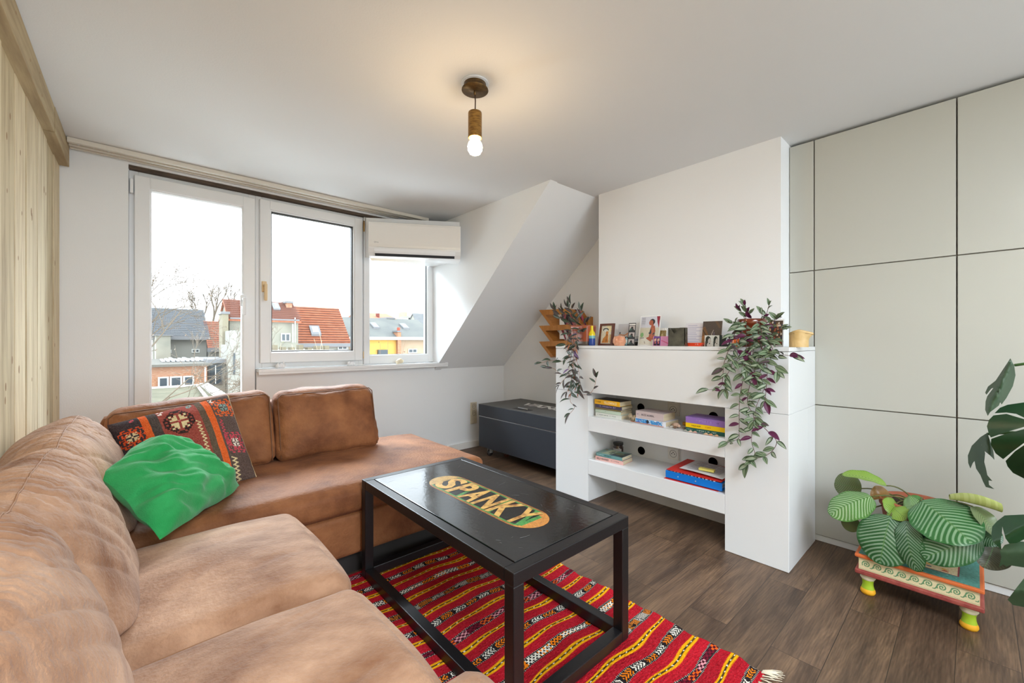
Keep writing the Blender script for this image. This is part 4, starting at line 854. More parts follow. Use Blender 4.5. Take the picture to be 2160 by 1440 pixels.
# ---------------------------------------------------------------- things on the top board
TZ = 1.0552
def mantel(u, x): return at(u, 721, 'x', x).y
def card(name, u0, u1, v0, x, cv, label, cat, th=.0008, lean=.12, border=None, back=(200, 196, 190), vb=722, res=None, mtl=None):
    """card standing on the top board, leaning back towards the chimney breast"""
    ya, yb = mantel(u0, x), mantel(u1, x); h_ = at((u0 + u1) / 2, v0, 'x', x + .01).z - TZ; dx = h_ * lean
    q_ = MB(); q_.prism([(0, 0), (1, 0), (1, 1), (0, 1)], lambda a, b_: (x + dx * b_ + .0002, ya + (yb - ya) * a, TZ + h_ * b_), lambda a, b_: (x + dx * b_ + th, ya + (yb - ya) * a, TZ + h_ * b_), mi=0, col=L(back))
    cv.put(q_, flat((x + dx - .0004, ya, TZ + h_), (0, yb - ya, 0), (-dx, 0, -h_)), 0, sm=False); return one(q_, name, mtl or PRINT, label, cat)
# bottle
t = thing('bottle', 'small ceramic bottle glazed yellow, pale blue and deep blue', 'bottle', (2.40, mantel(1249, 2.40), TZ)); by = mantel(1248.5, 2.36)
q = MB(); H_ = at(1249, 687, 'x', 2.36).z - TZ; pr = [(.0, 0), (.020, 0), (.0225, .002), (.0235, .01), (.0235, H_ * .36)]
q.lathe(pr, (2.36, by, TZ), 28, col=L((24, 70, 158))); q.lathe([(.0235, H_ * .36), (.0237, H_ * .50)], (2.36, by, TZ), 28, col=L((120, 186, 190))); q.lathe([(.0237, H_ * .50), (.0235, H_ * .58), (.019, H_ * .68), (.0115, H_ * .76), (.0095, H_ * .84), (.0095, H_ * .97), (.0108, H_), (.0085, H_), (.008, H_ * .9), (0, H_ * .9)], (2.36, by, TZ), 28, col=L((240, 216, 14)))
q.build('body', mat('ceramic_glaze', attr=True, rough=.12, coat=.6), t)
q = MB(); yy = mantel(1262, 2.46); q.lathe([(.0, 0), (.007, 0), (.007, .058), (.005, .062), (0, .062)], (2.46, yy, TZ), 16); one(q, 'candle', mat('wax_white', (226, 226, 228), .4), 'thin white candle between the yellow bottle and the brown frame', 'candle')
# framed picture of a cat-like silhouette drawing
x = 2.40; ya, yb = mantel(1263, x), mantel(1292, x); h_ = .125
h_ = at(1278, 682, 'x', x).z - TZ
t = thing('picture_frame', 'dark brown wooden frame with an orange cat picture', 'picture frame', (x, (ya + yb) / 2, TZ)); lean = .16
def fp_(a, z_, d): return (x + lean * z_ + d, ya + (yb - ya) * a, TZ + z_)
q = MB(); fw = .014; wdt = ya - yb
for (a0, a1, z0_, z1_) in ((0, fw / wdt, 0, h_), (1 - fw / wdt, 1, 0, h_), (fw / wdt, 1 - fw / wdt, 0, fw), (fw / wdt, 1 - fw / wdt, h_ - fw, h_)):
    q.prism([(a0, z0_), (a1, z0_), (a1, z1_), (a0, z1_)], lambda a, z_: fp_(a, z_, -.009), lambda a, z_: fp_(a, z_, .008))
q.build('frame', mat('frame_brown', (96, 48, 30), .35, coat=.3), t)
c = Canvas(34, 54, (220, 214, 196)); c.rect(.5, .0, 1, .35, (228, 214, 170)); c.ell(.42, .24, .27, .10, (60, 66, 66)); c.ell(.42, .28, .2, .07, (224, 226, 220))
c.poly([(.1, .95), (.2, .72), (.42, .58), (.46, .33), (.66, .33), (.7, .6), (.74, .95)], (200, 128, 50)); c.poly([(.5, .33), (.5, .27), (.55, .33)], (160, 96, 40)); c.line(.56, .5, .52, .9, .02, (60, 40, 30)); c.rect(.78, .5, 1, .95, (196, 170, 120)); c.noise(9)
q = MB(); c.put(q, flat(fp_(.12, h_ - .012, -.002), Vector(fp_(.88, h_ - .012, -.002)) - Vector(fp_(.12, h_ - .012, -.002)), Vector(fp_(.12, .012, -.002)) - Vector(fp_(.12, h_ - .012, -.002))), sm=False); q.build('picture', PRINT, t)
q = MB(); q.prism([(0, .0), (1, .0), (1, h_), (0, h_)], lambda a, z_: fp_(a, z_, .0085), lambda a, z_: fp_(a, z_, .010)); q.build('backing', mat('mdf', (120, 96, 72), .8), t)
c = Canvas(12, 16, (180, 176, 170)); c.ell(.55, .6, .4, .5, (40, 40, 40)); c.ell(.7, .5, .2, .3, (200, 190, 180)); c.noise(8); card('photo', 1288, 1300, 708, 2.455, c, 'tiny black and white photo tucked behind the salt candle holder', 'photo')
t = thing('candle_holder', 'chunky pink salt crystal candle holder', 'candle holder', (2.33, mantel(1307, 2.33), TZ)); yy = mantel(1306.5, 2.33)
q = MB(); q.lathe([(0, 0), (.030, 0), (.036, .008), (.040, .022), (.041, .036), (.038, .050), (.034, .060), (.026, .062), (.022, .056), (0, .056)], (2.33, yy, TZ), 22); 
q.v = [tuple(Vector(v_) + Vector((1, 1, 0 if v_[2] < TZ + .004 else 1)) * 0 + mnoise.noise_vector(Vector(v_) * 60) * (.006 if v_[2] > TZ + .004 else 0)) for v_ in q.v]; q.s = [False] * len(q.s); q.build('crystal', mat('salt_pink', (212, 142, 108), .45, col2=(228, 172, 138), nscale=26, bump=.3, bscale=60), t)
c = Canvas(60, 70, (206, 206, 212)); c.rect(0, .6, 1, 1, (222, 220, 220)); c.line(.18, .42, .18, .42, .05, (44, 50, 50)); c.line(.1, .5, .62, .53, .022, (222, 134, 60)); c.line(.62, .53, .95, .42, .022, (222, 134, 60)); c.line(.85, .45, .90, .98, .028, (222, 134, 60)); c.line(.62, .53, .58, .72, .02, (222, 134, 60)); card('postcard', 1302, 1325, 683, 2.50, c, 'white postcard with an orange line drawing of a long-bodied animal', 'postcard')
c = Canvas(14, 16, (40, 60, 66)); c.ell(.5, .5, .42, .42, (150, 196, 206)); c.ell(.5, .5, .22, .22, (226, 236, 238)); card('badge', 1317, 1325, 710, 2.45, c, 'small round light blue badge beside the salt candle holder', 'badge')
c = Canvas(30, 84, (34, 36, 40))
c.rect(.08, .035, .92, .09, (226, 224, 222))
for k in range(3):
    y = .12 + k * .30; c.rect(.1, y, .9, y + .25, (188, 178, 174)); c.ell(.5, y + .10, .16, .06, (44, 40, 42)); c.ell(.5, y + .22, .32, .10, (50, 54, 56)); c.ell(.3, y + .18, .14, .06, (70, 110, 96)); c.rect(.1, y + .2, .9, y + .25, (38, 40, 42))
c.noise(8); card('photo_strip', 1323, 1338, 681, 2.44, c, 'tall black photo booth strip with three dark portraits', 'photo', lean=.15)
c = Canvas(22, 18, (176, 172, 168)); c.rect(0, .3, 1, .5, (110, 116, 130)); c.rect(0, .6, 1, 1, (34, 34, 34)); c.noise(10); card('photo', 1334, 1347, 709, 2.50, c, 'small dark landscape photo between the photo strip and the seated figure card', 'photo')
# postcard with a seated figure drawing
c = Canvas(96, 124, (236, 236, 236)); c.rect(.04, .03, .96, .97, (208, 208, 218)); c.rect(.04, .40, .96, .97, (206, 200, 180)); c.poly([(.80, .03), (.95, .03), (.93, .42), (.84, .22)], (150, 40, 58))
for k in range(6): c.rect(.08, .07 + k * .045, .27, .085 + k * .045, (120, 120, 130))
sk = (170, 92, 66); c.ell(.60, .21, .13, .095, (40, 40, 48)); c.ell(.55, .24, .10, .085, sk); c.rect(.56, .29, .68, .38, sk); c.poly([(.56, .36), (.74, .34), (.78, .50), (.76, .80), (.48, .80), (.50, .66), (.52, .5)], sk); c.poly([(.56, .42), (.50, .56), (.46, .58), (.52, .62), (.62, .60)], (60, 64, 70)); c.poly([(.60, .62), (.77, .56), (.76, .61), (.62, .66)], (60, 64, 70)); c.line(.66, .45, .60, .78, .035, (188, 108, 78)); c.ell(.5, .8, .14, .09, sk)
c.poly([(.04, .97), (.05, .82), (.3, .72), (.45, .80), (.6, .86), (.8, .84), (.96, .82), (.96, .97)], (224, 220, 208)); c.ell(.82, .76, .12, .08, (90, 106, 132)); c.ell(.16, .64, .08, .08, (130, 176, 120)); c.rect(.06, .735, .28, .75, (60, 60, 100)); c.line(.3, .86, .34, .92, .01, (90, 50, 50)); c.noise(4)
card('postcard', 1345, 1389, 665, 2.47, c, 'large white-bordered card with a drawing of a seated dark-haired figure seen from the side', 'postcard', lean=.2)
c = Canvas(26, 24, (226, 224, 220)); c.rect(.12, .12, .88, .85, (146, 122, 74)); c.ell(.5, .5, .14, .2, (196, 176, 130)); c.noise(14); card('photo', 1385, 1406, 692, 2.49, c, 'small white-edged golden brown photo right of the seated figure card', 'photo')
c = Canvas(60, 26, (226, 150, 196)); c.rect(.04, .0, .24 + .22, .95, (110, 70, 150))
for (a, b_) in ((.05, .22), (.25, .42)):
    c.rect(a, .18, b_, .95, (44, 30, 40)); c.ell(a + .05, .4, .04, .16, (232, 180, 160)); c.ell(a + .12, .35, .035, .15, (236, 196, 176)); c.ell(a + .09, .65, .04, .14, (216, 110, 120))
c.line(.55, .45, .95, .75, .03, (214, 70, 120)); card('photo_strip', 1377, 1411, 709, 2.43, c, 'pink and purple party photo strip standing low behind the square vase', 'photo')
# square vase
t = thing('vase', 'square smoky green glass vase with a V-shaped dip in its rim', 'vase', (2.36, mantel(1427, 2.36), TZ)); ya, yb = mantel(1409.5, 2.33), mantel(1444.5, 2.33); h_ = at(1427, 691, 'x', 2.33).z - TZ; x = 2.33; dpt = .034
def wall_(P0, P1, vn=0, name='side'):
    P0 = Vector(P0); P1 = Vector(P1)
    def fn(a, b_):
        top_ = h_ - (vn * h_ * .32 * max(0, 1 - abs(b_ - .38) / .30)); p_ = P0.lerp(P1, b_); return (p_.x, p_.y, TZ + top_ * a)
    return fn
q = MB(); q.grid(wall_((x, ya, 0), (x, yb, 0), 1), 12, 24, sm=False); q.grid(wall_((x, yb, 0), (x + dpt, yb, 0)), 4, 4, sm=False); q.grid(wall_((x + dpt, yb, 0), (x + dpt, ya, 0)), 4, 4, sm=False); q.grid(wall_((x + dpt, ya, 0), (x, ya, 0)), 4, 4, sm=False); q.box(x, x + dpt, yb, ya, TZ, TZ + .008)
o = q.build('body', mat('smoky_glass', (88, 86, 76), .12, col2=(58, 58, 52), nscale=18, coat=.5, nstretch=(1, 1, 1)), t); m_ = o.modifiers.new('thickness', 'SOLIDIFY'); m_.thickness = .003; m_.offset = 1
# letter, box, dark photo, small prints
c = Canvas(52, 60, (222, 218, 224)); rnd = random.Random(8)
for k in range(11): c.rect(.12, .10 + k * .078, .12 + rnd.uniform(.4, .8), .115 + k * .078, (150, 146, 186))
card('letter', 1445, 1484, 681, 2.50, c, 'handwritten letter on white paper behind the orange box', 'letter', lean=.12)
q = MB(); ya, yb = mantel(1445, 2.38), mantel(1484, 2.38); q.prism([(0, 0), (.86, 0), (1, 1), (0, 1)], lambda a, b_: (2.372, ya + (yb - ya) * a, TZ + .0005 + .0195 * b_), lambda a, b_: (2.402, ya + (yb - ya) * a, TZ + .0005 + .0195 * b_)); ob = one(q, 'cardboard_box', mat('orange_red', (232, 70, 30), .4), 'flat orange-red cardboard box lying between the vase and the small prints', 'box')
q = MB(); q.marks(5, (2.3716, ya + (yb - ya) * .6, TZ + .007), (0, -1, 0), (0, 0, 1), .008, .022, seed=4, lift=.0003); q.build('lettering', mat('white_print', (232, 230, 226), .5), ob)
c = Canvas(56, 64, (72, 62, 58)); c.poly([(0, .25), (.12, .2), (.45, .75), (.5, 1), (0, 1)], (112, 78, 48)); c.line(.02, .35, .42, .8, .02, (56, 44, 36)); c.poly([(.0, .6), (.2, .55), (.3, .9), (.0, 1)], (150, 100, 56)); c.line(.48, .85, .5, .5, .016, (170, 160, 156)); c.line(.5, .5, .58, .35, .014, (170, 160, 156)); c.line(.62, .45, .62, .85, .012, (120, 120, 170)); c.poly([(.6, 0), (.75, 0), (.95, .25), (.85, .28)], (96, 74, 56)); c.noise(4)
card('photo', 1479, 1520, 677, 2.46, c, 'large dark brown photo with a faint glass outline leaning on the chimney breast', 'photo', lean=.2)
q = MB(); q.grid(lambda a, b_: (2.415 + a * .02, mantel(1500, 2.42) - b_ * .03, TZ + .046 + .006 * math.sin(b_ * 3.1)), 4, 8); one(q, 'dried_leaf', mat('dry_leaf', (180, 146, 84), .8), 'small tan dried leaf resting behind the black and white prints', 'leaf')
for (u0, u1, lb) in ((1486, 1503, 'left black and white portrait card'), (1503.3, 1517, 'right black and white portrait card')):
    c = Canvas(24, 26, (214, 216, 210)); c.ell(.45, .42, .34, .34, (32, 40, 36)); c.ell(.62, .55, .2, .28, (190, 186, 180)); c.rect(.1, .55, .35, 1, (60, 66, 62)); c.ell(.6, .85, .3, .2, (206, 204, 198)); c.ell(.62, .74, .08, .05, (50, 50, 50)); c.noise(6)
    card('photo', u0, u1, 707, 2.40, c, lb + ' of the pair in front of the dark photo', 'photo', lean=.05)
c = Canvas(34, 26, (28, 42, 44)); c.ell(.78, .5, .16, .3, (214, 222, 230)); c.ell(.78, .52, .08, .17, (40, 56, 90)); c.rect(.78, .48, .88, .56, (214, 222, 230)); c.ell(.35, .1, .1, .2, (190, 190, 190)); c.noise(5)
card('matchbox', 1517.5, 1540, 706.5, 2.40, c, 'dark green matchbox with a round white letter mark', 'matchbox', th=.02, lean=0)
q = MB(); yy = mantel(1552, 2.34); q.lathe([(0, 0), (.016, 0), (.018, .004), (.016, .045), (.012, .05), (0, .05)], (2.34, yy, TZ), 16); one(q, 'tealight_cup', mat('orange_glass', (234, 110, 30), .2, coat=.4), 'small bright orange cup half hidden behind trailing leaves', 'cup')
c = Canvas(44, 56, (230, 230, 230)); c.rect(.07, .06, .93, .94, (70, 52, 40)); rnd = random.Random(2)
for k in range(60): c.ell(rnd.uniform(.12, .88), rnd.uniform(.1, .9), .05, .04, random.choice([(190, 150, 110), (120, 90, 60), (206, 190, 170), (50, 60, 80), (150, 80, 50)]))
card('photo', 1618, 1652, 673, 2.50, c, 'white-bordered colour photo standing right of the trailing plant pot', 'photo', lean=.14)
# melted candle
t = thing('candle', 'thick ivory candle with a softened rim drooping over its right side', 'candle', (2.40, mantel(1685, 2.40), TZ)); yy = mantel(1685, 2.40); r_ = .040
q = MB()
def cf(a, b_):
    th = 2 * math.pi * b_; H0 = .072; 
    if a < .5: rr = r_; z_ = H0 * a * 2
    else:
        k = (a - .5) * 2; rr = r_ * (1 + .03 * math.sin(k * math.pi)) * (1 - k ** 5); z_ = H0 - .008 + .016 * math.sin(k * 1.57) + .006 * math.sin(th * 2 + 1)
    lobe = math.exp(-((th - 4.6) / .5) ** 2)
    if a > .22 and a < .9: kk = math.sin((a - .22) / .68 * math.pi) ** .7; rr += .022 * lobe * kk * min(1, (a - .22) * 5)
    return (2.40 + rr * math.cos(th), yy + rr * math.sin(th), TZ + max(0, z_))
q.grid(cf, 30, 40, wrap=True); q.build('wax', mat('ivory_wax', (208, 172, 112), .45, col2=(222, 190, 134), nscale=20), t)

# ---------------------------------------------------------------- zigzag wall rack with magazines
OAKO = mat('orange_oak', (176, 112, 44), .5, col2=(196, 132, 60), nscale=8, nstretch=(1, 6, 1))
t = thing('magazine_rack', 'orange wooden zigzag wall rack with magazines behind the left trailing plant', 'rack', (2.93, 2.5, 1.1))
def W(u, v, x=2.955): return at(u, v, 'x', x)
def wp(mb, pts, xa, xb, mi=0, m=None):
    P_ = [W(*p) for p in pts]; mb.prism(P_ and [(p.y, p.z) for p in P_], lambda y, z_: (xa, y, z_), lambda y, z_: (xb, y, z_), mi)
for (vt, vb_) in ((655.5, 688), (688, 720.5), (720.5, 752)):
    q = MB(); wp(q, [(1160, vt), (1166, vt - .5), (1190, vb_ - 2), (1185, vb_ + 1)], 2.802, 2.968); q.build('side_board', OAKO, t)
    q = MB(); wp(q, [(1162, vt), (1226, vt - 3), (1231, vt + 8), (1168, vt + 10)], 2.797, 2.812); q.build('front_board', OAKO, t)
q = MB(); wp(q, [(1222, 653), (1228, 655), (1250, 690), (1250, 704), (1244, 700)], 2.82, 2.968); q.build('side_board', OAKO, t)
q = MB(); wp(q, [(1238, 668), (1249, 668), (1249, 724), (1238, 724)], 2.90, 2.968); q.build('post', OAKO, t)
rnd = random.Random(12)
for k, (vt, vb_, cs_) in enumerate([(653, 686, [(70, 46, 90), (180, 80, 100), (50, 40, 60), (200, 190, 200)]), (687, 716, [(150, 40, 60), (220, 220, 220), (40, 50, 70), (170, 60, 70)])]):
    c = Canvas(50, 40, cs_[0])
    for j in range(26):
        a = rnd.uniform(0, 1); c.poly([(a, 0), (a + rnd.uniform(.04, .12), 0), (a + rnd.uniform(-.1, .1), 1), (a - .1, 1)], rnd.choice(cs_))
    P0 = W(1180, vt, 2.86); P1 = W(1224, vt - 1, 2.86); P2 = W(1180 + 12, vb_, 2.86); q = MB(); c.put(q, flat(P0, P1 - P0, P2 - P0), sm=False); q.box(2.861, 2.875, P1.y, P0.y, P2.z + .005, P0.z - .002)
    one(q, 'magazine', PRINT, ['magazine with purple and black cover in the upper tier of the zigzag rack', 'magazine with red and white stripes in the lower tier of the zigzag rack'][k], 'magazine')

# ---------------------------------------------------------------- window sill bits
for k, (u, v) in enumerate([(590, 776), (741, 768), (842, 767)]):
    p = at(u, v, 'y', 3.42); q = MB(); rnd = random.Random(20 + k); z_ = .8855
    for j in range(5): r2 = rnd.uniform(.012, .020); q.ball((p.x + rnd.uniform(-.022, .026), 3.42 + rnd.uniform(-.008, .008), z_ + r2 * .8 + (rnd.uniform(0, .016) if j > 2 else 0)), r2, 12, 9, jit=.7, sd=j + k * 9)
    if k == 0: q.tube([(p.x + .025, 3.42, z_ + .02), (p.x + .028, 3.42, z_ + .052)], [.007, .004], 8)
    one(q, 'coral_piece', mat('coral_%d' % k, [(238, 238, 240), (244, 244, 246), (240, 228, 200)][k], .5), ['knobbly white coral piece at the left end of the window sill', 'rounded white coral piece below the joint between the two windows', 'cream coral piece on the right half of the window sill'][k], 'coral')
# ---------------------------------------------------------------- plants
def leaf(mb, base, tip, width, normal, bend=0.0, cup=0.0, shape=(.5, .8), ns=12, nt2=6, colfn=None, wave=0.0, mi=0, sd=0, droop=0.0):
    base, tip, normal = Vector(base), Vector(tip), Vector(normal); ax = tip - base; Ln = ax.length; d = ax.normalized()
    side = d.cross(normal).normalized(); nn = side.cross(d).normalized(); e0, e1 = shape
    def fn(s_, q_):
        t_ = q_ * 2 - 1; w_ = (max(0, math.sin(math.pi * s_ ** e1)) ** e0) * width / 2
        P = base + ax * s_ + nn * (bend * Ln * 4 * s_ * (1 - s_)) + Vector((0, 0, -droop * Ln * s_ * s_))
        P += side * (t_ * w_) + nn * (cup * width * (abs(t_) ** 1.6) * min(1, w_ / (width / 2) + .001))
        if wave: P += nn * (wave * width * abs(t_) * math.sin(s_ * 17 + sd + (0 if t_ > 0 else 2)))
        return P
    mb.grid(fn, ns, nt2, mi, True, colfn=None if colfn is None else colfn, colv=colfn if ns > 20 else None)
def zebra(s_, q_):
    t_ = abs(q_ * 2 - 1)
    if t_ < .12: return L((92, 110, 84))
    if t_ < .55: return L((150, 162, 140))
    return L((62, 84, 56))
def zebra2(s_, q_):
    t_ = abs(q_ * 2 - 1)
    return L((78, 104, 70)) if t_ < .3 or t_ > .75 else L((128, 142, 116))
def purple(s_, q_): return L((88, 30, 66))
def purp2(s_, q_): return L((84, 66, 74)) if abs(q_ - .5) < .3 else L((70, 78, 60))
def dgreen(s_, q_): return L((70, 88, 68)) if abs(q_ - .5) < .12 else L((58, 72, 58))
def greyl(s_, q_): return L((112, 122, 118)) if abs(q_ - .5) < .3 else L((74, 84, 76))
def lilac(s_, q_): return L((122, 96, 140))
def dry(s_, q_): return L((150, 92, 60))
LEAFM = mat('plant_leaf', attr=True, rough=.42, spec=.4, bump=.1, bscale=60)
def trailing(vines, stem_col, palette, wts, lsize, x0, seed, mbL, mbS, step=.022, lw=.36, r0=.0018, up=False, wander=.012):
    rnd = random.Random(seed)
    for vi, vn in enumerate(vines):
        xx = x0[vi] if isinstance(x0, list) else x0
        P_ = []
        for k, p in enumerate(vn):
            xv = p[2] if len(p) > 2 else xx; P_.append(at(p[0], p[1], 'x', xv))
        # smooth resample
        pts = []
        for i in range(len(P_) - 1):
            n_ = max(2, int((P_[i + 1] - P_[i]).length / .008))
            p0 = P_[max(i - 1, 0)]; p3 = P_[min(i + 2, len(P_) - 1)]
            for k in range(n_):
                f = k / n_; pts.append(.5 * ((2 * P_[i]) + (P_[i + 1] - p0) * f + (2 * p0 - 5 * P_[i] + 4 * P_[i + 1] - p3) * f * f + (3 * P_[i] - 3 * P_[i + 1] + p3 - p0) * f ** 3))
        pts.append(P_[-1]); mbS.tube(pts, [r0 * (1 - .4 * k / len(pts)) for k in range(len(pts))], 6)
        acc = 0; sgn = rnd.choice((-1, 1))
        for i in range(2, len(pts)):
            acc += (pts[i] - pts[i - 1]).length
            endp = i == len(pts) - 1
            if acc > step or endp:
                acc = rnd.uniform(-.006, .006); d = (pts[i] - pts[i - 1]).normalized(); sgn = -sgn
                reps = 2 if endp else 1
                for r_ in range(reps):
                    sd_ = Vector((-.25 + rnd.uniform(-.5, .25), sgn * (1 if r_ == 0 else -1), rnd.uniform(-.2, .35))); dirv = (d * rnd.uniform(.2, .7) + sd_ * rnd.uniform(.6, 1.0)).normalized()
                    if endp: dirv = (d * 1.2 + sd_ * .5).normalized()
                    if up: dirv = (dirv + Vector((0, 0, .5))).normalized()
                    l_ = lsize * rnd.uniform(.7, 1.15); cf_ = rnd.choices(palette, wts)[0]
                    nrm = Vector((-1 + rnd.uniform(-.4, .4), rnd.uniform(-.5, .5), .5 + rnd.uniform(-.4, .5)))
                    leaf(mbL, pts[i], pts[i] + dirv * l_, l_ * lw * rnd.uniform(.85, 1.15), nrm, bend=rnd.uniform(.02, .12), cup=rnd.uniform(.1, .28), shape=(.8, .85), ns=9, nt2=8, colfn=cf_, droop=rnd.uniform(0, .2))
# right trailing plant
t = thing('trailing_plant', 'silver-striped green trailing houseplant in a glazed brown pot beside the ivory candle', 'plant', (2.40, mantel(1585, 2.40), TZ)); py = mantel(1586, 2.40); ph = at(1586, 672, 'x', 2.37).z - TZ
q = MB(); pr = .068; q.lathe([(0, 0), (pr * .72, 0), (pr * .78, .006), (pr * .95, ph * .72), (pr * .96, ph * .74), (pr * 1.0, ph * .76), (pr * 1.02, ph * .98), (pr * .98, ph), (pr * .92, ph * .98), (pr * .9, ph * .88), (0, ph * .88)], (2.40, py, TZ), 40); q.build('pot', mat('glazed_brown', (112, 46, 22), .1, coat=.8), t)
q = MB(); q.ball((2.40, py, TZ + ph * .86), pr * .88, 16, 8, sc=(1, 1, .12)); q.build('soil', mat('potting_soil', (52, 38, 28), .95, bump=.5), t)
VR = [
 [(1572, 676, 2.36), (1556, 690, 2.30), (1542, 725, 2.215), (1527, 767, 2.21), (1521, 814, 2.215), (1493, 822, 2.20)],
 [(1568, 676, 2.37), (1560, 700, 2.28), (1549, 735, 2.22), (1543, 772, 2.205), (1532, 794, 2.20), (1529, 820, 2.21)],
 [(1575, 678, 2.34), (1574, 700, 2.26), (1574, 732, 2.22), (1568, 794, 2.21), (1560, 842, 2.20), (1559, 905, 2.215), (1557, 925, 2.21), (1535, 933, 2.20)],
 [(1600, 678, 2.34), (1606, 700, 2.26), (1604, 744, 2.21), (1582, 811, 2.20), (1577, 850, 2.205), (1590, 880, 2.20), (1585, 928, 2.21), (1592, 958, 2.20), (1578, 978, 2.20)],
 [(1598, 680, 2.33), (1612, 720, 2.25), (1615, 755, 2.205), (1602, 790, 2.20), (1614, 811, 2.20), (1596, 855, 2.20), (1592, 885, 2.205)],
 [(1590, 880, 2.20), (1610, 900, 2.205), (1624, 914, 2.20), (1638, 930, 2.20), (1632, 947, 2.20), (1615, 961, 2.20), (1593, 967, 2.20)],
 [(1608, 690, 2.34), (1622, 720, 2.24), (1638, 750, 2.20), (1652, 748, 2.18), (1672, 751, 2.17)],
 [(1604, 690, 2.34), (1614, 735, 2.23), (1632, 767, 2.20), (1640, 783, 2.19)],
 [(1590, 690, 2.31), (1590, 730, 2.225), (1586, 770, 2.21), (1600, 800, 2.20)],
 [(1582, 690, 2.31), (1580, 740, 2.22), (1572, 770, 2.20), (1590, 792, 2.195)],
 [(1566, 690, 2.31), (1560, 720, 2.23), (1556, 748, 2.21), (1570, 772, 2.20)],
 [(1598, 690, 2.31), (1602, 720, 2.225), (1612, 742, 2.20), (1622, 744, 2.19)],
 [(1598, 690, 2.30), (1606, 730, 2.22), (1618, 775, 2.20), (1614, 845, 2.19)],
]
UPR = [[(1575, 680, 2.38), (1566, 662, 2.37), (1562, 654, 2.36)], [(1572, 680, 2.38), (1574, 655, 2.36), (1571, 644, 2.35)], [(1580, 680, 2.38), (1585, 668, 2.37), (1577, 660, 2.36)], [(1602, 680, 2.38), (1615, 665, 2.37), (1620, 652, 2.36), (1622, 644, 2.35)], [(1600, 682, 2.38), (1608, 668, 2.36), (1606, 660, 2.35)], [(1606, 684, 2.38), (1628, 678, 2.36), (1640, 672, 2.34)], [(1608, 690, 2.38), (1630, 690, 2.36), (1648, 694, 2.35)], [(1570, 684, 2.38), (1556, 684, 2.36), (1545, 682, 2.35)], [(1600, 690, 2.36), (1622, 700, 2.34), (1634, 715, 2.33)]]
mL, mS = MB(), MB()
trailing(VR, None, [zebra, zebra2, purple, purp2], [6, 4, 1.6, .5], .056, 2.21, 31, mL, mS, step=.021, lw=.42, r0=.0017)
trailing(UPR, None, [zebra2, zebra, purple], [5, 2, .8], .050, 2.36, 44, mL, mS, step=.018, lw=.38, up=True)
mS.build('stems', mat('purple_stem', (104, 60, 64), .6), t); mL.build('foliage', LEAFM, t)
# left trailing plant
t = thing('trailing_plant', 'dark purple-green trailing houseplant in an amber planter beside the yellow bottle', 'plant', (2.36, mantel(1222, 2.36), TZ)); ya, yb = mantel(1204, 2.33), mantel(1241, 2.33)
ph = at(1222, 686, 'x', 2.33).z - TZ
q = MB(); q.prism([(0, 0)] + [(0, 0)], lambda a, b_: (0, 0, 0), lambda a, b_: (0, 0, 0)) if False else None
def pot_fn(a, b_):
    th = 2 * math.pi * b_; k = .86 + .14 * a; sx, sy = .062, (ya - yb) / 2; c_, s_ = math.cos(th), math.sin(th); pw = .35
    return (2.375 + sx * k * math.copysign(abs(c_) ** pw, c_), (ya + yb) / 2 + sy * k * math.copysign(abs(s_) ** pw, s_), TZ + ph * a)
q.grid(pot_fn, 10, 48, wrap=True, colfn=lambda a, b_: L((96, 80, 70)) if a < .2 else L((166, 84, 54)) if int(b_ * 24) % 3 else L((150, 72, 46)))
o = q.build('planter', mat('amber_planter', attr=True, rough=.2, coat=.4), t); m_ = o.modifiers.new('thickness', 'SOLIDIFY'); m_.thickness = .003; m_.offset = -1
q = MB(); q.box(2.325, 2.425, yb + .012, ya - .012, TZ + .001, TZ + ph * .8, bev=.01); q.build('soil', mat('potting_soil', (52, 38, 28), .95, bump=.5), t)
VL = [
 [(1224, 690, 2.33), (1219, 700, 2.27), (1218, 712, 2.225), (1212, 735, 2.215), (1209.6, 767, 2.21), (1211.7, 787, 2.205), (1222, 827, 2.20), (1237, 832, 2.19), (1247, 827, 2.185), (1254, 815, 2.18), (1257.5, 796, 2.175)],
 [(1205, 690, 2.33), (1199, 708, 2.24), (1193, 733, 2.21), (1201, 752, 2.20), (1182.5, 762.5, 2.19), (1162, 760, 2.19), (1142, 765, 2.185)],
 [(1210, 700, 2.27), (1209.6, 767, 2.215), (1199, 790, 2.20), (1182, 787.5, 2.19), (1168, 777, 2.19), (1156, 775, 2.19)],
 [(1215, 700, 2.27), (1211.7, 787, 2.205), (1205, 825, 2.20), (1203, 846, 2.20), (1212, 858, 2.195), (1203, 871, 2.19)],
 [(1218, 692, 2.32), (1218, 708, 2.24), (1214, 746, 2.215), (1220, 777, 2.20), (1224, 810, 2.20)],
 [(1201, 790, 2.20), (1190, 800, 2.19), (1180, 812, 2.19)], [(1209, 790, 2.205), (1202, 812, 2.19), (1196, 826, 2.18)],
 [(1211, 700, 2.26), (1206, 740, 2.22), (1200, 780, 2.205), (1206, 800, 2.20)],
]
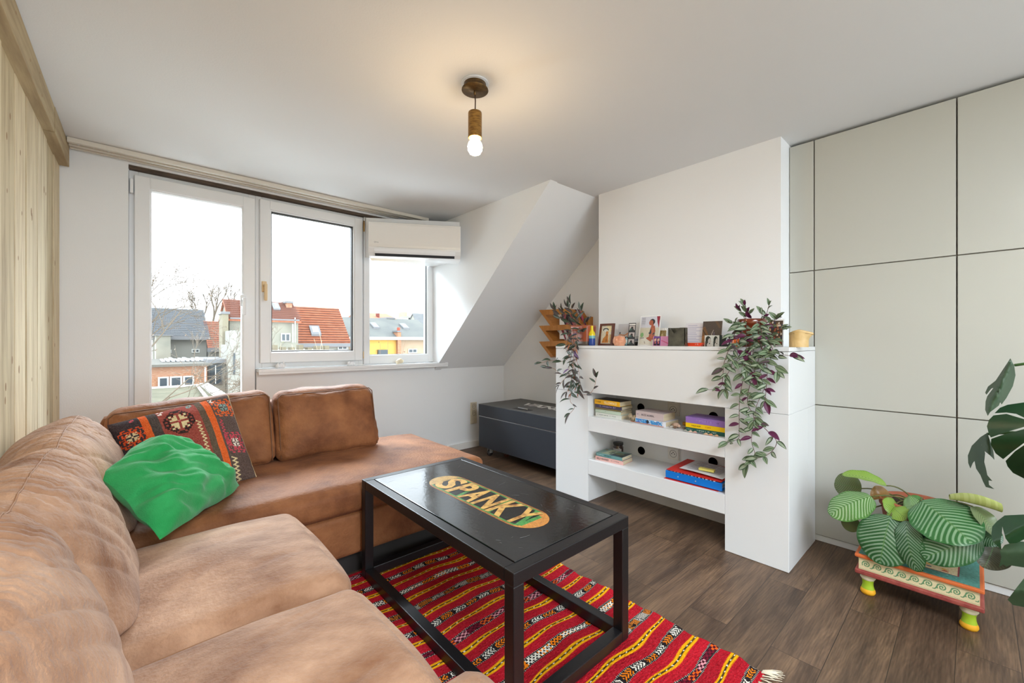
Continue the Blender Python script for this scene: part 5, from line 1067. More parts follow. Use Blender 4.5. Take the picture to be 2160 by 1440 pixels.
UL = [[(1213, 690, 2.37), (1204, 668, 2.36), (1198, 648, 2.35)], [(1215, 690, 2.37), (1208, 660, 2.36), (1204, 640, 2.35)], [(1205, 690, 2.37), (1184, 668, 2.35), (1172, 654, 2.34)], [(1208, 690, 2.37), (1196, 670, 2.35), (1188, 656, 2.34)], [(1218, 690, 2.37), (1224, 668, 2.36), (1226, 656, 2.35)], [(1220, 690, 2.36), (1232, 682, 2.34), (1236, 680, 2.33)], [(1212, 690, 2.36), (1190, 676, 2.34), (1178, 670, 2.33)], [(1220, 692, 2.34), (1226, 698, 2.31), (1230, 700, 2.29)], [(1210, 692, 2.34), (1206, 698, 2.31), (1204, 704, 2.29)], [(1214, 688, 2.36), (1218, 676, 2.33), (1216, 672, 2.32)]]
mL, mS = MB(), MB()
trailing(VL, None, [dgreen, purp2, greyl, lilac], [5, 5, 2, .8], .068, 2.21, 71, mL, mS, step=.040, lw=.27, r0=.0021)
trailing(UL, None, [dgreen, purp2, greyl], [5, 4, 1.5], .074, 2.36, 72, mL, mS, step=.030, lw=.27, up=True)
rnd = random.Random(6)
for k in range(16):
    p = at(rnd.uniform(1200, 1226), rnd.uniform(700, 830), 'x', rnd.uniform(2.19, 2.23)); leaf(mL, p, p + Vector((rnd.uniform(-.01, .01), rnd.uniform(-.02, .02), -rnd.uniform(.03, .055))), .010, (-1, rnd.uniform(-.5, .5), 0), bend=.1, cup=.4, shape=(.8, .8), ns=6, nt2=4, colfn=lambda a, b_: L((176, 112, 80)))
mS.build('stems', mat('pink_brown_stem', (166, 124, 100), .65), t); mL.build('foliage', LEAFM, t)

# ---------------------------------------------------------------- painted stool
t = thing('painted_stool', 'low painted wooden stool with teal top, orange rim and lime green legs', 'stool', (2.47, .16, 0))
sx0, sx1, sy0, sy1 = 2.292, 2.655, -.022, .340
q = MB(); q.box(sx0 - .004, sx1 + .004, sy0 - .004, sy1 + .004, .158, .172, bev=.004, col=L((206, 104, 50))); c = Canvas(72, 72, (70, 132, 122)); c.rect(.15, .15, .85, .85, (130, 44, 54)); c.rect(.17, .17, .83, .83, (214, 200, 160)); rnd = random.Random(3)
for k in range(26): c.ell(rnd.uniform(.2, .8), rnd.uniform(.2, .8), .03, .018, rnd.choice([(60, 70, 100), (206, 160, 60), (90, 130, 90), (190, 90, 60)]))
c.noise(8); c.put(q, flat((sx0 + .008, sy1 - .008, .1724), (0, sy0 - sy1 + .016, 0), (sx1 - sx0 - .016, 0, 0)), sm=False); q.build('top', ATTR, t)
q = MB(); q.box(sx0 + .008, sx1 - .008, sy0 + .008, sy1 - .008, .105, .160, col=L((216, 204, 164)))
c = Canvas(330, 46, (216, 204, 164))
def stroke(pts_, r_, col_):
    for (X, Y) in pts_:
        x_, y_ = int(X), int(Y); c.a[max(0, y_ - r_):y_ + r_ + 1, max(0, x_ - r_):x_ + r_ + 1] = col_
GS = (96, 138, 98)
for k in range(9):
    cx = 22 + k * 36
    stroke([(cx + (13 - 11.5 * f) * math.cos(2.6 + f * 11), 22 + (13 - 11.5 * f) * math.sin(2.6 + f * 11)) for f in [i / 160 for i in range(161)]], 1, GS)
    stroke([(cx + 12 + 14 * f, 33 - 20 * f + 8 * math.sin(f * 3.1)) for f in [i / 40 for i in range(41)]], 1, GS)
c.rect(0, .93, 1, .96, GS); c.noise(5)
c.put(q, flat((sx0 + .0074, sy1 - .010, .157), (0, sy0 - sy1 + .02, 0), (0, 0, -.049)), sm=False); q.build('apron', ATTR, t)
q = MB(); q.box(sx0 - .004, sx1 + .004, sy0 - .004, sy1 + .004, .088, .107, bev=.005); q.build('lower_moulding', mat('maroon_paint', (136, 54, 52), .5, col2=(160, 80, 70), nscale=30), t)
for (xx, yy) in ((sx0 + .035, sy0 + .035), (sx0 + .035, sy1 - .035), (sx1 - .035, sy0 + .035), (sx1 - .035, sy1 - .035)):
    q = MB(); q.lathe([(.027, .088), (.028, .080), (.024, .074), (.026, .070), (.021, .062)], (xx, yy, 0), 20, col=L((214, 204, 176))); q.lathe([(.021, .062), (.018, .050), (.019, .036), (.022, .024)], (xx, yy, 0), 20, col=L((160, 190, 40))); q.lathe([(.022, .024), (.025, .018), (.026, .010), (.022, .001), (0, .001)], (xx, yy, 0), 20, col=L((234, 170, 30))); q.build('leg', ATTR, t)
# ---------------------------------------------------------------- calathea
px_, py_ = 2.50, .165
t = thing('calathea_plant', 'round-leaved calathea with pale striped leaves in a terracotta pot on the painted stool', 'plant', (px_, py_, .173))
q = MB(); q.lathe([(0, 0), (.088, 0), (.094, .008), (.118, .185), (.124, .187), (.126, .215), (.122, .218), (.114, .214), (.110, .19), (0, .19)], (px_, py_, .1735), 40); q.build('pot', mat('terracotta', (160, 88, 62), .8, col2=(176, 104, 76), nscale=9), t)
q = MB(); q.ball((px_, py_, .366), .110, 20, 8, sc=(1, 1, .12), jit=.3); q.build('soil', mat('potting_soil', (52, 38, 28), .95, bump=.5), t)
def cal(c_d, c_l, N_=13, mid=(84, 122, 66)):
    cd_, cl_, cm = L(c_d), L(c_l), L(mid)
    def f(s_, q_):
        t_ = abs(q_ * 2 - 1)
        if t_ < .022: return cm
        if t_ > .95 or s_ > .97: return cd_
        g = (s_ - .42 * t_ ** 1.15 * (1 - .45 * s_) + .6) * N_; ph_ = g % 1.0
        lo = .54 * (1.08 - .35 * t_) if t_ < .9 else .2
        e_ = min(ph_, abs(lo - ph_), 1 - ph_)
        if ph_ < lo:
            k_ = min(1, min(ph_, lo - ph_) / .09); return tuple(cd_[i] + (cl_[i] - cd_[i]) * k_ for i in range(4))
        return cd_
    return f
A1 = cal((44, 96, 46), (122, 154, 118)); A2 = cal((38, 86, 44), (124, 150, 124)); A3 = cal((104, 140, 50), (150, 178, 84), 14); A4 = cal((76, 124, 54), (156, 184, 140)); A5 = cal((86, 100, 60), (110, 124, 80)); 
CL = [ # base uv depth, tip uv depth, width, normal, bend, cup, palette, shape
 ((1870, 1024, 2.46), (1776, 1001, 2.42), .085, (-.3, .1, 1), .10, .10, A3),
 ((1818, 1030, 2.54), (1760, 1018, 2.56), .12, (-1, .2, .3), .05, .05, A5),
 ((1838, 1047, 2.40), (1750, 1086, 2.32), .150, (-.7, .25, .75), .08, -.10, A4),
 ((1878, 1088, 2.33), (1856, 1190, 2.27), .185, (-1, 0, .55), .10, -.08, A2),
 ((1912, 1098, 2.30), (1936, 1206, 2.25), .100, (-1, .5, .3), .10, -.06, A2),
 ((1944, 1056, 2.36), (2052, 1148, 2.22), .205, (-.85, -.1, .75), .07, -.06, A1),
 ((2066, 1132, 2.30), (1946, 1176, 2.24), .125, (-1, -.1, .35), .10, -.06, A2),
 ((1898, 1078, 2.40), (1862, 1060, 2.36), .085, (-.8, 0, .8), .1, -.05, A3),
 ((1882, 1070, 2.38), (1912, 1096, 2.32), .08, (-.8, 0, .6), .1, -.05, A3),
 ((1916, 1066, 2.42), (1945, 1052, 2.40), .06, (-.6, 0, 1), .1, .05, cal((60, 130, 50), (100, 160, 80))),
 ((1905, 1072, 2.38), (1944, 1066, 2.36), .10, (-.7, 0, .8), .1, .0, A4),
 ((2052, 1068, 2.34), (2098, 1130, 2.30), .065, (-.7, -.6, .2), .1, .1, A5),
 ((2060, 1118, 2.34), (2108, 1150, 2.30), .09, (-.9, -.2, .5), .1, .0, A2),
 ((2096, 1150, 2.34), (2076, 1198, 2.28), .10, (-.9, -.2, .5), .1, .2, cal((70, 72, 56), (88, 88, 70))),
 ((1906, 1100, 2.36), (1920, 1160, 2.30), .12, (-1, 0, .3), .1, 0, A2), ((1980, 1110, 2.36), (1970, 1172, 2.29), .14, (-1, 0, .3), .1, 0, A2),
 ((1800, 1090, 2.40), (1790, 1120, 2.38), .07, (-1, 0, .2), .1, 0, A5), ((1880, 1045, 2.50), (1838, 1052, 2.46), .07, (-.6, 0, .8), .2, .3, cal((150, 110, 50), (110, 80, 44))),
]
stemM = mat('calathea_stem', (98, 100, 54), .6)
for k, (B_, T_, wd_, nrm, bd, cp, cf_) in enumerate(CL):
    bp_ = at(*B_[:2], 'x', B_[2]); tp_ = at(*T_[:2], 'x', T_[2]); q = MB()
    leaf(q, bp_, tp_, wd_, nrm, bend=bd, cup=cp, shape=(.46, .92), ns=130, nt2=64, colfn=cf_, wave=.018, sd=k)
    lf = q.build('leaf', mat('calathea_leaf', attr=True, rough=.34, spec=.45), t)
    q = MB(); r0_ = Vector((px_ + .03 * math.cos(k * 2.4), py_ + .03 * math.sin(k * 2.4), .37)); mid_ = (r0_ + bp_) / 2 + Vector((0, 0, .045)); pts = [r0_ * (1 - f) ** 2 + mid_ * 2 * f * (1 - f) + bp_ * f * f for f in [i / 8 for i in range(9)]]
    q.tube(pts, .0028, 6); q.build('stem', stemM, lf)
# rolled young leaf
q = MB(); a_ = at(2003, 1048, 'x', 2.34); b2_ = at(2112, 1071, 'x', 2.28); c_ = at(2050, 1045, 'x', 2.31)
def roll(s_, q_):
    P = a_ * (1 - s_) ** 2 + c_ * 2 * s_ * (1 - s_) + b2_ * s_ * s_; r_ = .011 + .006 * s_ + .006 * math.sin(s_ * 3.14); th = q_ * 2 * math.pi * 1.15; rr = r_ * (1 - .18 * q_); return (P.x + rr * math.cos(th) * .8, P.y + rr * .25 * math.cos(th), P.z + rr * math.sin(th))
q.grid(roll, 24, 24, colfn=lambda a, b_: L((160, 170, 96)) if int(a * 14) % 2 else L((172, 182, 112))); q.build('leaf', LEAFM, t)
# ---------------------------------------------------------------- monstera at the right edge
mx, my = 2.30, -.52
t = thing('monstera_plant', 'split-leaf plant reaching into the view at the right edge beside the painted stool', 'plant', (mx, my, 0))
q = MB(); q.lathe([(0, 0), (.11, 0), (.12, .01), (.15, .26), (.155, .28), (.145, .28), (.14, .24), (0, .24)], (mx, my, 0), 36); q.build('pot', mat('grey_pot', (120, 118, 114), .6), t)
q = MB(); q.ball((mx, my, .24), .138, 20, 8, sc=(1, 1, .1), jit=.3); q.build('soil', mat('potting_soil', (52, 38, 28), .95, bump=.5), t)
MON = mat('monstera_leaf', (20, 52, 26), .28, spec=.5, col2=(28, 66, 34), nscale=6, coat=.2, bump=.08, bscale=14)
MON2 = mat('monstera_leaf_grey', (60, 84, 58), .45, col2=(46, 70, 46), nscale=6)
def poly_leaf(polys, xfn, m, name='leaf'):
    """leaf blades cut to their outline, then curved in depth"""
    mb = MB()
    for P_ in polys:
        bm = bmesh.new(); f = bm.faces.new([bm.verts.new((a, b_, 0)) for a, b_ in P_]); bmesh.ops.triangulate(bm, faces=[f])
        for k in range(3): bmesh.ops.subdivide_edges(bm, edges=[e_ for e_ in bm.edges if e_.calc_length() > 9], cuts=1, use_grid_fill=False); bmesh.ops.triangulate(bm, faces=list(bm.faces))
        bm.verts.index_update(); mb.add([at(q_.co.x, q_.co.y, 'x', xfn(q_.co.x, q_.co.y)) for q_ in bm.verts], [tuple(q_.index for q_ in f.verts) for f in bm.faces], 0, True); bm.free()
    return mb.build(name, m, t)
ZA = lambda L_: [(1592 + a / 2.185, 695 + b_ / 2.185) for a, b_ in L_]
ZB = lambda L_: [(1740 + a / 5.143, 970 + b_ / 5.143) for a, b_ in L_]
def rib(p0, p1):
    (x0_, y0_), (x1_, y1_) = p0, p1; ln = math.hypot(x1_ - x0_, y1_ - y0_)
    return lambda u, v: ((u - x0_) * (y1_ - y0_) - (v - y0_) * (x1_ - x0_)) / ln
lob = [[(1105, 385), (1130, 360), (1165, 346), (1241, 335), (1335, 350), (1335, 405), (1241, 405), (1205, 388), (1160, 382)],
       [(1100, 395), (1160, 388), (1200, 400), (1241, 412), (1335, 412), (1335, 440), (1241, 448), (1150, 475), (1088, 497), (1078, 478), (1070, 445), (1080, 415)],
       [(1090, 503), (1150, 482), (1241, 458), (1335, 442), (1335, 480), (1241, 522), (1190, 560), (1145, 597), (1110, 570), (1088, 530)],
       [(1156, 605), (1200, 560), (1241, 532), (1335, 490), (1335, 700), (1300, 700), (1241, 686), (1190, 660), (1165, 630)]]
mir = [[(2 * 1335 - a, b_) for a, b_ in l_[::-1]] for l_ in lob]
r1 = rib(ZA([(1185, 138)])[0], ZA([(1074, 398)])[0]); r3 = rib(ZA([(1072, 470)])[0], ZA([(1105, 735)])[0]); r4 = rib(ZB([(2300, 640)])[0], ZB([(1860, 900)])[0])
PL = [
 ([ZA([(1178, 132), (1196, 165), (1202, 210), (1190, 260), (1160, 315), (1138, 345), (1131, 335), (1134, 290), (1129, 268), (1122, 300), (1125, 350), (1085, 380), (1074, 398), (1062, 370), (1064, 330), (1072, 306), (1100, 268), (1090, 272), (1068, 300), (1062, 290), (1075, 262), (1110, 235), (1150, 205)])], lambda u, v: 2.20 + .0030 * abs(r1(u, v)), MON2, (2140, 770, 2.20)),
 ([ZA(l_) for l_ in lob + mir], lambda u, v: 2.13 + .00045 * abs(u - 2203) + .000012 * (v - 925) ** 2, MON, (2203, 862, 2.16)),
 ([ZA([(1072, 475), (1040, 495), (1000, 535), (982, 580), (984, 615), (994, 640), (1005, 615), (1025, 590), (1030, 560), (1045, 530), (1060, 560), (1085, 580), (1105, 600), (1100, 560), (1088, 520)]),
   ZA([(1032, 535), (1012, 600), (1020, 640), (1040, 670), (1052, 700), (1065, 725), (1105, 735), (1080, 715), (1078, 695), (1095, 697), (1072, 670), (1066, 640), (1058, 610), (1062, 570), (1052, 530)])], lambda u, v: 2.24 + .0022 * abs(r3(u, v)), MON2, (2082, 915, 2.25)),
 ([ZB([(1950, 600), (1870, 660), (1815, 720), (1805, 800), (1820, 880), (1870, 935), (1915, 965), (1905, 880), (1920, 800), (1925, 720), (1935, 760), (1960, 850), (2000, 905), (2080, 900), (2160, 860), (2280, 760), (2290, 620), (2160, 590)])], lambda u, v: 2.16 + .0011 * abs(r4(u, v)), MON, (2180, 1092, 2.16)),
 ([ZB([(1890, 1160), (1915, 1050), (1900, 990), (1950, 920), (2100, 880), (2300, 900), (2310, 1100), (2160, 1165), (2000, 1140), (1970, 1160), (1935, 1130)])], lambda u, v: 2.22 + .0008 * abs(v - 1165), MON2, (2190, 1150, 2.24)),
 ([[(1640 + a / 2.215, 700 + b_ / 2.215) for a, b_ in [(1075, 1250), (1100, 1275), (1152, 1285), (1250, 1260), (1240, 1160), (1152, 1150), (1120, 1190)]]], lambda u, v: 2.06 + .0012 * abs(v - 1245), MON2, (2190, 1232, 2.08))]
for polys, xf, m_, (bu, bv, bx) in PL:
    lf = poly_leaf(polys, xf, m_); bp_ = at(bu, bv, 'x', bx)
    q = MB(); r0_ = Vector((mx, my, .24)); mid_ = Vector(((mx + bp_.x) / 2, my * .75 + bp_.y * .25, max(bp_.z + .12, .6))); pts = [r0_ * (1 - f) ** 2 + mid_ * 2 * f * (1 - f) + bp_ * f * f for f in [i / 12 for i in range(13)]]
    q.tube(pts, .0045, 8); q.build('stem', mat('monstera_stem', (60, 96, 44), .5), lf)

# ---------------------------------------------------------------- view outside
GZ = -7.5
b = MB(); b.box(-60, 90, 4.5, 110, GZ - .2, GZ); struct(b, 'ground', mat('street_ground', (205, 205, 200), .9, col2=(185, 188, 178), nscale=.3))
TILE = mat('orange_roof_tile', (146, 82, 54), .8, col2=(166, 102, 72), nscale=3); TILED = mat('orange_roof_groove', (96, 52, 36), .9)
SLATE = mat('grey_slate', (92, 94, 96), .7, col2=(108, 109, 110), nscale=2); SLATED = mat('slate_groove', (78, 80, 84), .8); DARKR = mat('dark_roofing', (92, 94, 92), .8, col2=(104, 105, 100), nscale=.8)
RW = mat('render_white', (146, 144, 136), .85); RG = mat('render_grey', (150, 146, 132), .9, col2=(130, 128, 116), nscale=1.2); RY = mat('render_yellow', (196, 154, 80), .85); RBE = mat('render_beige', (168, 146, 124), .85, col2=(156, 134, 112), nscale=1)
BRK = mat('brick_wall', (148, 96, 68), .9, col2=(172, 134, 108), nscale=9, nstretch=(1, 1, 3)); WINF = mat('frame_white_out', (210, 210, 206), .5); WING = mat('outdoor_glass', (60, 68, 74), .15); MOSS = mat('mossy_felt', (84, 82, 62), .9, col2=(104, 100, 80), nscale=1.6); GUT = mat('zinc_gutter', (110, 110, 112), .5)
FWv, RTv, Zv = Vector(FW), Vector(RT), Vector((0, 0, 1))
UREF = 600.0
def oz(v, t_, u=None): return at(UREF if u is None else u, v, 'y', t_).z
def ox(u, t_): return at(u, 700, 'y', t_).x
def opt(x_, t_, z_): return Vector((x_, t_, z_))
def obox(mb, xa, xb, ta, tb, za, zb, mi=0):
    v = [opt(xa, ta, za), opt(xb, ta, za), opt(xb, tb, za), opt(xa, tb, za), opt(xa, ta, zb), opt(xb, ta, zb), opt(xb, tb, zb), opt(xa, tb, zb)]
    return mb.add(v, [(0, 3, 2, 1), (4, 5, 6, 7), (0, 1, 5, 4), (1, 2, 6, 5), (2, 3, 7, 6), (3, 0, 4, 7)], mi)
def orow(mb, xa, xb, ta, za, tb, zb, n_, mi, th=.05):
    """raised courses across a roof slope from eave (ta,za) to ridge (tb,zb)"""
    for k in range(n_):
        f0 = k / n_; f1 = f0 + .30 / n_
        t0_, z0_ = ta + (tb - ta) * f0, za + (zb - za) * f0; t1_, z1_ = ta + (tb - ta) * f1, za + (zb - za) * f1
        mb.add([opt(xa, t0_ - .03, z0_ + th), opt(xb, t0_ - .03, z0_ + th), opt(xb, t1_, z1_ + th), opt(xa, t1_, z1_ + th)], [(0, 1, 2, 3)], mi)
def house(name, label, u0, u1, vr, ve, t0_, rd, wallm, roofm, groovem=None, courses=0, wins=(), sky=(), dep_=9.0, gutter=True, cols=0, cat='building'):
    global UREF
    UREF = (u0 + u1) / 2
    xa, xb = ox(u0, t0_), ox(u1, t0_); ze = oz(ve, t0_); zr = oz(vr, t0_ + rd); th_ = thing(name, label, cat, opt((xa + xb) / 2, t0_ + 2, GZ), 'houses seen through the windows')
    q_ = MB(); obox(q_, xa, xb, t0_, t0_ + 2 * rd, GZ, ze)
    for xx in (xa, xb): q_.add([opt(xx, t0_, ze), opt(xx, t0_ + 2 * rd, ze), opt(xx, t0_ + rd, zr - .05)], [(0, 1, 2)])
    q_.build('wall', wallm, th_)
    q_ = MB(); o_ = .25; f_ = (zr - ze) / rd
    for (ta, za, tb, zb) in ((t0_ - o_, ze - o_ * f_, t0_ + rd, zr), (t0_ + 2 * rd + o_, ze - o_ * f_, t0_ + rd, zr)):
        v = [opt(xa - .1, ta, za), opt(xb + .1, ta, za), opt(xb + .1, tb, zb), opt(xa - .1, tb, zb)]; q_.add(v + [p_ + Vector((0, 0, .12)) for p_ in v], [(0, 1, 2, 3), (4, 5, 6, 7), (0, 1, 5, 4), (1, 2, 6, 5), (2, 3, 7, 6), (3, 0, 4, 7)])
    if courses: orow(q_, xa - .1, xb + .1, t0_ - o_, ze - o_ * f_ + .12, t0_ + rd, zr + .12, courses, 1)
    if cols:
        for k in range(cols + 1):
            xx = xa - .1 + (xb - xa + .2) * k / cols; q_.add([opt(xx, t0_ - o_, ze - o_ * f_ + .175), opt(xx + .03, t0_ - o_, ze - o_ * f_ + .175), opt(xx + .03, t0_ + rd, zr + .175), opt(xx, t0_ + rd, zr + .175)], [(0, 1, 2, 3)], 1)
    q_.build('roof', [roofm, groovem or roofm], th_)
    if gutter: q_ = MB(); obox(q_, xa - .15, xb + .15, t0_ - .45, t0_ - .2, ze - .25, ze - .02); q_.build('gutter', WINF if gutter == 'w' else GUT, th_)
    for (ua, ub, va, vb_) in wins:
        q_ = MB(); obox(q_, ox(ua, t0_), ox(ub, t0_), t0_ - .06, t0_ - .01, oz(vb_, t0_), oz(va, t0_)); w_ = q_.build('window', WINF, th_)
        xm = (ox(ua, t0_) + ox(ub, t0_)) / 2; q_ = MB(); obox(q_, ox(ua, t0_) + .06, xm - .03, t0_ - .08, t0_ - .05, oz(vb_, t0_) + .06, oz(va, t0_) - .06); obox(q_, xm + .03, ox(ub, t0_) - .06, t0_ - .08, t0_ - .05, oz(vb_, t0_) + .06, oz(va, t0_) - .06); q_.build('pane', WING, w_)
    for (ua, ub, f0, f1, m_) in sky:
        tt0, tt1 = t0_ + rd * f0, t0_ + rd * f1; zz0, zz1 = ze + (zr - ze) * f0, ze + (zr - ze) * f1; xa_, xb_ = ox(ua, tt0), ox(ub, tt0)
        for (gr_, lift, nm, mm, par) in ((0, .26, 'skylight', GUT, None), (.12, .30, 'pane', m_, 1)):
            q_ = MB(); v = [opt(xa_ + gr_, tt0 + gr_, zz0 + gr_ * f_ + lift), opt(xb_ - gr_, tt0 + gr_, zz0 + gr_ * f_ + lift), opt(xb_ - gr_, tt1 - gr_, zz1 - gr_ * f_ + lift), opt(xa_ + gr_, tt1 - gr_, zz1 - gr_ * f_ + lift)]; q_.add(v + [p_ - Vector((0, 0, .2)) for p_ in v], [(0, 1, 2, 3), (4, 5, 6, 7), (0, 1, 5, 4), (1, 2, 6, 5), (2, 3, 7, 6), (3, 0, 4, 7)]); w_ = q_.build(nm, mm, w_ if par else th_)
    return th_
SKYG = mat('skylight_glass', (190, 200, 206), .1); 
def chimney(th_, u0, u1, va, vb_, t_, m, name='chimney', dp=.8, cap=True):
    q_ = MB(); obox(q_, ox(u0, t_), ox(u1, t_), t_, t_ + dp, oz(vb_, t_), oz(va, t_)); o_ = q_.build(name, m, th_)
    if cap: q_ = MB(); obox(q_, ox(u0, t_) - .06, ox(u1, t_) + .06, t_ - .06, t_ + dp + .06, oz(va, t_), oz(va, t_) + .12); q_.build('chimney_cap', GUT, o_)
h1 = house('house', 'grey-tiled house with white upper wall seen through the glazed door', 322, 436, 655, 708, 33, 3, RW, SLATE, SLATED, 16, wins=((350, 362, 737, 744), (404, 421, 736, 744)), cols=34)
q = MB(); obox(q, ox(329, 30), ox(360, 30), 30, 33, GZ, oz(708, 30)); q.build('side_extension', RG, h1); q = MB(); obox(q, ox(328, 30) - .1, ox(361, 30) + .1, 29.9, 33, oz(708, 30), oz(706, 30)); q.build('extension_roof', GUT, h1)
h2 = house('house', 'low house with a plain orange tiled roof between the grey roof and the cream facade', 442, 476, 681, 733, 32, 2.5, RW, TILE, TILED, 14)
h3 = house('house', 'cream rendered house with an orange roof and a skylight, split by the window mullion', 484, 629, 640, 673, 26, 1.6, RG, TILE, TILED, 10, wins=((592, 612, 702, 720),), sky=((577, 592, .42, .80, SKYG),), gutter=False, cols=60)
q = MB(); obox(q, ox(484, 25.9), ox(630, 25.9), 25.7, 26.3, oz(675, 26), oz(672, 26)); q.build('parapet', GUT, h3)
chimney(h3, 604, 616, 636, 650, 27, BRK); chimney(h3, 469, 482, 665, 755, 25.4, mat('render_dark', (132, 124, 104), .9), name='pillar', dp=1.2)
q = MB(); obox(q, ox(616, 25.8), ox(618, 25.8), 25.7, 25.8, oz(722, 26), oz(682, 26)); obox(q, ox(621, 25.8), ox(622.5, 25.8), 25.7, 25.8, oz(722, 26), oz(668, 26)); q.build('downpipe', WINF, h3)
q = MB(); obox(q, ox(484, 24), ox(520, 24), 23.5, 26, GZ, oz(698, 24)); q.build('side_wing', RW, h3)
h4 = house('house', 'white house under a broad orange tiled roof in the middle window', 618, 736, 652, 723, 28, 2.2, RW, TILE, TILED, 16, wins=((712, 732, 729, 738),), sky=((657, 678, .14, .38, SKYG),))
h5 = house('house', 'terrace with a long grey roof over yellow and beige walls in the right window', 738, 916, 675, 710, 31, 3.0, RBE, DARKR, None, 0, wins=((861, 879, 736, 745),), sky=((788, 801, .35, .62, SKYG), (851, 864, .35, .62, SKYG)), gutter='w')
q = MB(); obox(q, ox(742, 31), ox(839, 31), 30.9, 31.1, GZ, oz(715, 31)); q.build('yellow_facade', RY, h5); chimney(h5, 839, 846, 700, 760, 30.6, BRK, cap=True); chimney(h5, 841, 844, 690, 700, 30.8, mat('chimney_pot', (170, 80, 60), .8), name='chimney_pot', dp=.3, cap=False)
chimney(h5, 817, 832, 672, 692, 34, mat('weathered_dormer', (112, 106, 96), .9), name='dormer', dp=2)
q = MB(); obox(q, ox(797, 30.8), ox(817, 30.8), 30.7, 30.95, oz(748, 31), oz(737, 31)); q.build('window', WING, h5)
h6 = house('house', 'distant bright orange roof above the long grey terrace', 779, 848, 663, 679, 52, 5, RBE, mat('far_orange_roof', (196, 110, 82), .8), None, 0, gutter=False); chimney(h6, 798, 800.5, 661, 674, 54, mat('dark_pot', (110, 60, 50), .8), cap=False)
UREF = 860.0
t = thing('tower_block', 'slim pale tower far beyond the roofs', 'building', opt(ox(856, 90), 90, GZ)); q = MB(); obox(q, ox(853, 90), ox(859, 90), 90, 93, GZ, oz(658, 90)); q.build('wall', RBE, t)
t = thing('tower_block', 'wide pale block with stepped top far beyond the roofs', 'building', opt(ox(868, 80), 80, GZ)); q = MB(); obox(q, ox(848, 80), ox(884, 80), 80, 86, GZ, oz(670, 80)); obox(q, ox(862, 80), ox(872, 80), 80, 84, GZ, oz(666, 80)); q.build('wall', RW, t)
h7 = house('house', 'grey slate gable at the far right of the right window', 884, 925, 664, 690, 44, 1.5, RW, SLATE, None, 0, gutter=False)
# brick extension with flat roof, and the garage roof in front
UREF = 380.0
t = thing('building', 'brick annex with a flat roof and white windows below the glazed door view', 'building', opt(ox(370, 22), 22, GZ))
q = MB(); obox(q, ox(250, 22), ox(437, 22), 22, 29, GZ, oz(772, 22)); q.build('wall', BRK, t)
q = MB(); obox(q, ox(250, 22) - .1, ox(437, 22) + .15, 21.7, 29.2, oz(772, 22), oz(767, 22)); q.build('flat_roof', [mat('roof_felt', (96, 92, 84), .9)], t)
for (ua, ub) in ((333, 356), (358, 384), (386, 409)):
    q = MB(); obox(q, ox(ua, 22), ox(ub, 22), 21.93, 22.05, oz(814, 22), oz(793, 22)); w_ = q.build('window', WINF, t); q = MB(); obox(q, ox(ua, 22) + .06, ox(ub, 22) - .06, 21.88, 21.96, oz(814, 22) + .05, oz(793, 22) - .05); q.build('pane', WING, w_)
q = MB(); obox(q, ox(431, 21.9), ox(434, 21.9), 21.8, 21.9, GZ, oz(775, 22)); q.build('downpipe', WINF, t)
q = MB()
for k in range(9): obox(q, ox(340 + k * 10, 25), ox(346 + k * 10, 25), 24, 27, oz(767, 22) + .02, oz(767, 22) + .07 + .03 * (k % 3))
q.build('corrugated_sheets', mat('white_sheet', (200, 202, 206), .5), t)
UREF = 460.0
t = thing('building', 'grey rendered annex with a dark window right of the brick annex', 'building', opt(ox(460, 22.5), 22.5, GZ))
q = MB(); obox(q, ox(438, 22.6), ox(481, 22.6), 22.6, 26, GZ, oz(765, 22.6)); q.build('wall', mat('render_greige', (160, 154, 142), .9), t); q = MB(); obox(q, ox(437, 22.6), ox(482, 22.6), 22.3, 26.1, oz(765, 22.6), oz(757, 22.6)); q.build('roof_edge', GUT, t)
q = MB(); obox(q, ox(440, 22.6), ox(468, 22.6), 22.5, 22.62, oz(810, 22.6), oz(768, 22.6)); w_ = q.build('window', GUT, t); q = MB(); obox(q, ox(442, 22.6), ox(466, 22.6), 22.45, 22.52, oz(808, 22.6), oz(770, 22.6)); q.build('pane', WING, w_)
q = MB(); obox(q, ox(452.5, 22.6), ox(454.5, 22.6), 22.40, 22.46, oz(808, 22.6), oz(770, 22.6)); q.build('glazing_bar', WINF, w_)
t = thing('building', 'white rendered stair tower with a narrow window beside the door frame', 'building', opt(ox(492, 22), 22, GZ)); q = MB(); obox(q, ox(481, 21.8), ox(505, 21.8), 21.8, 24, GZ, oz(727, 21.8)); q.build('wall', RW, t); q = MB(); obox(q, ox(492, 21.8), ox(496, 21.8), 21.75, 21.82, oz(790, 22), oz(745, 22)); q.build('window', WING, t)
UREF = 400.0
t = thing('garage', 'flat garage roof with patches of moss and a white edge just outside', 'garage', opt(ox(370, 17), 17, GZ)); zg = oz(815, 20)
q = MB(); obox(q, ox(250, 20) - 3, ox(425, 20) , 12.5, 20, zg - .12, zg); q.build('flat_roof', MOSS, t)
q = MB(); q.add([opt(ox(411, 20), 20, zg + .08), opt(ox(417, 20), 20, zg + .08), opt(ox(458, 12.6) , 12.5, zg + .08), opt(ox(446, 12.6), 12.5, zg + .08)], [(0, 1, 2, 3)]); xo = ox(414, 20)
obox(q, ox(425, 20) - .05, ox(425, 20) + .22, 12.5, 20.1, zg - .2, zg + .10); obox(q, ox(250, 20) - 3, ox(425, 20), 19.95, 20.1, zg - .2, zg + .06); q.build('roof_edge', WINF, t); q = MB(); obox(q, ox(250, 20) - 3, ox(425, 20), 12.6, 19.9, GZ, zg - .1); q.build('wall', RG, t)
rnd = random.Random(77)
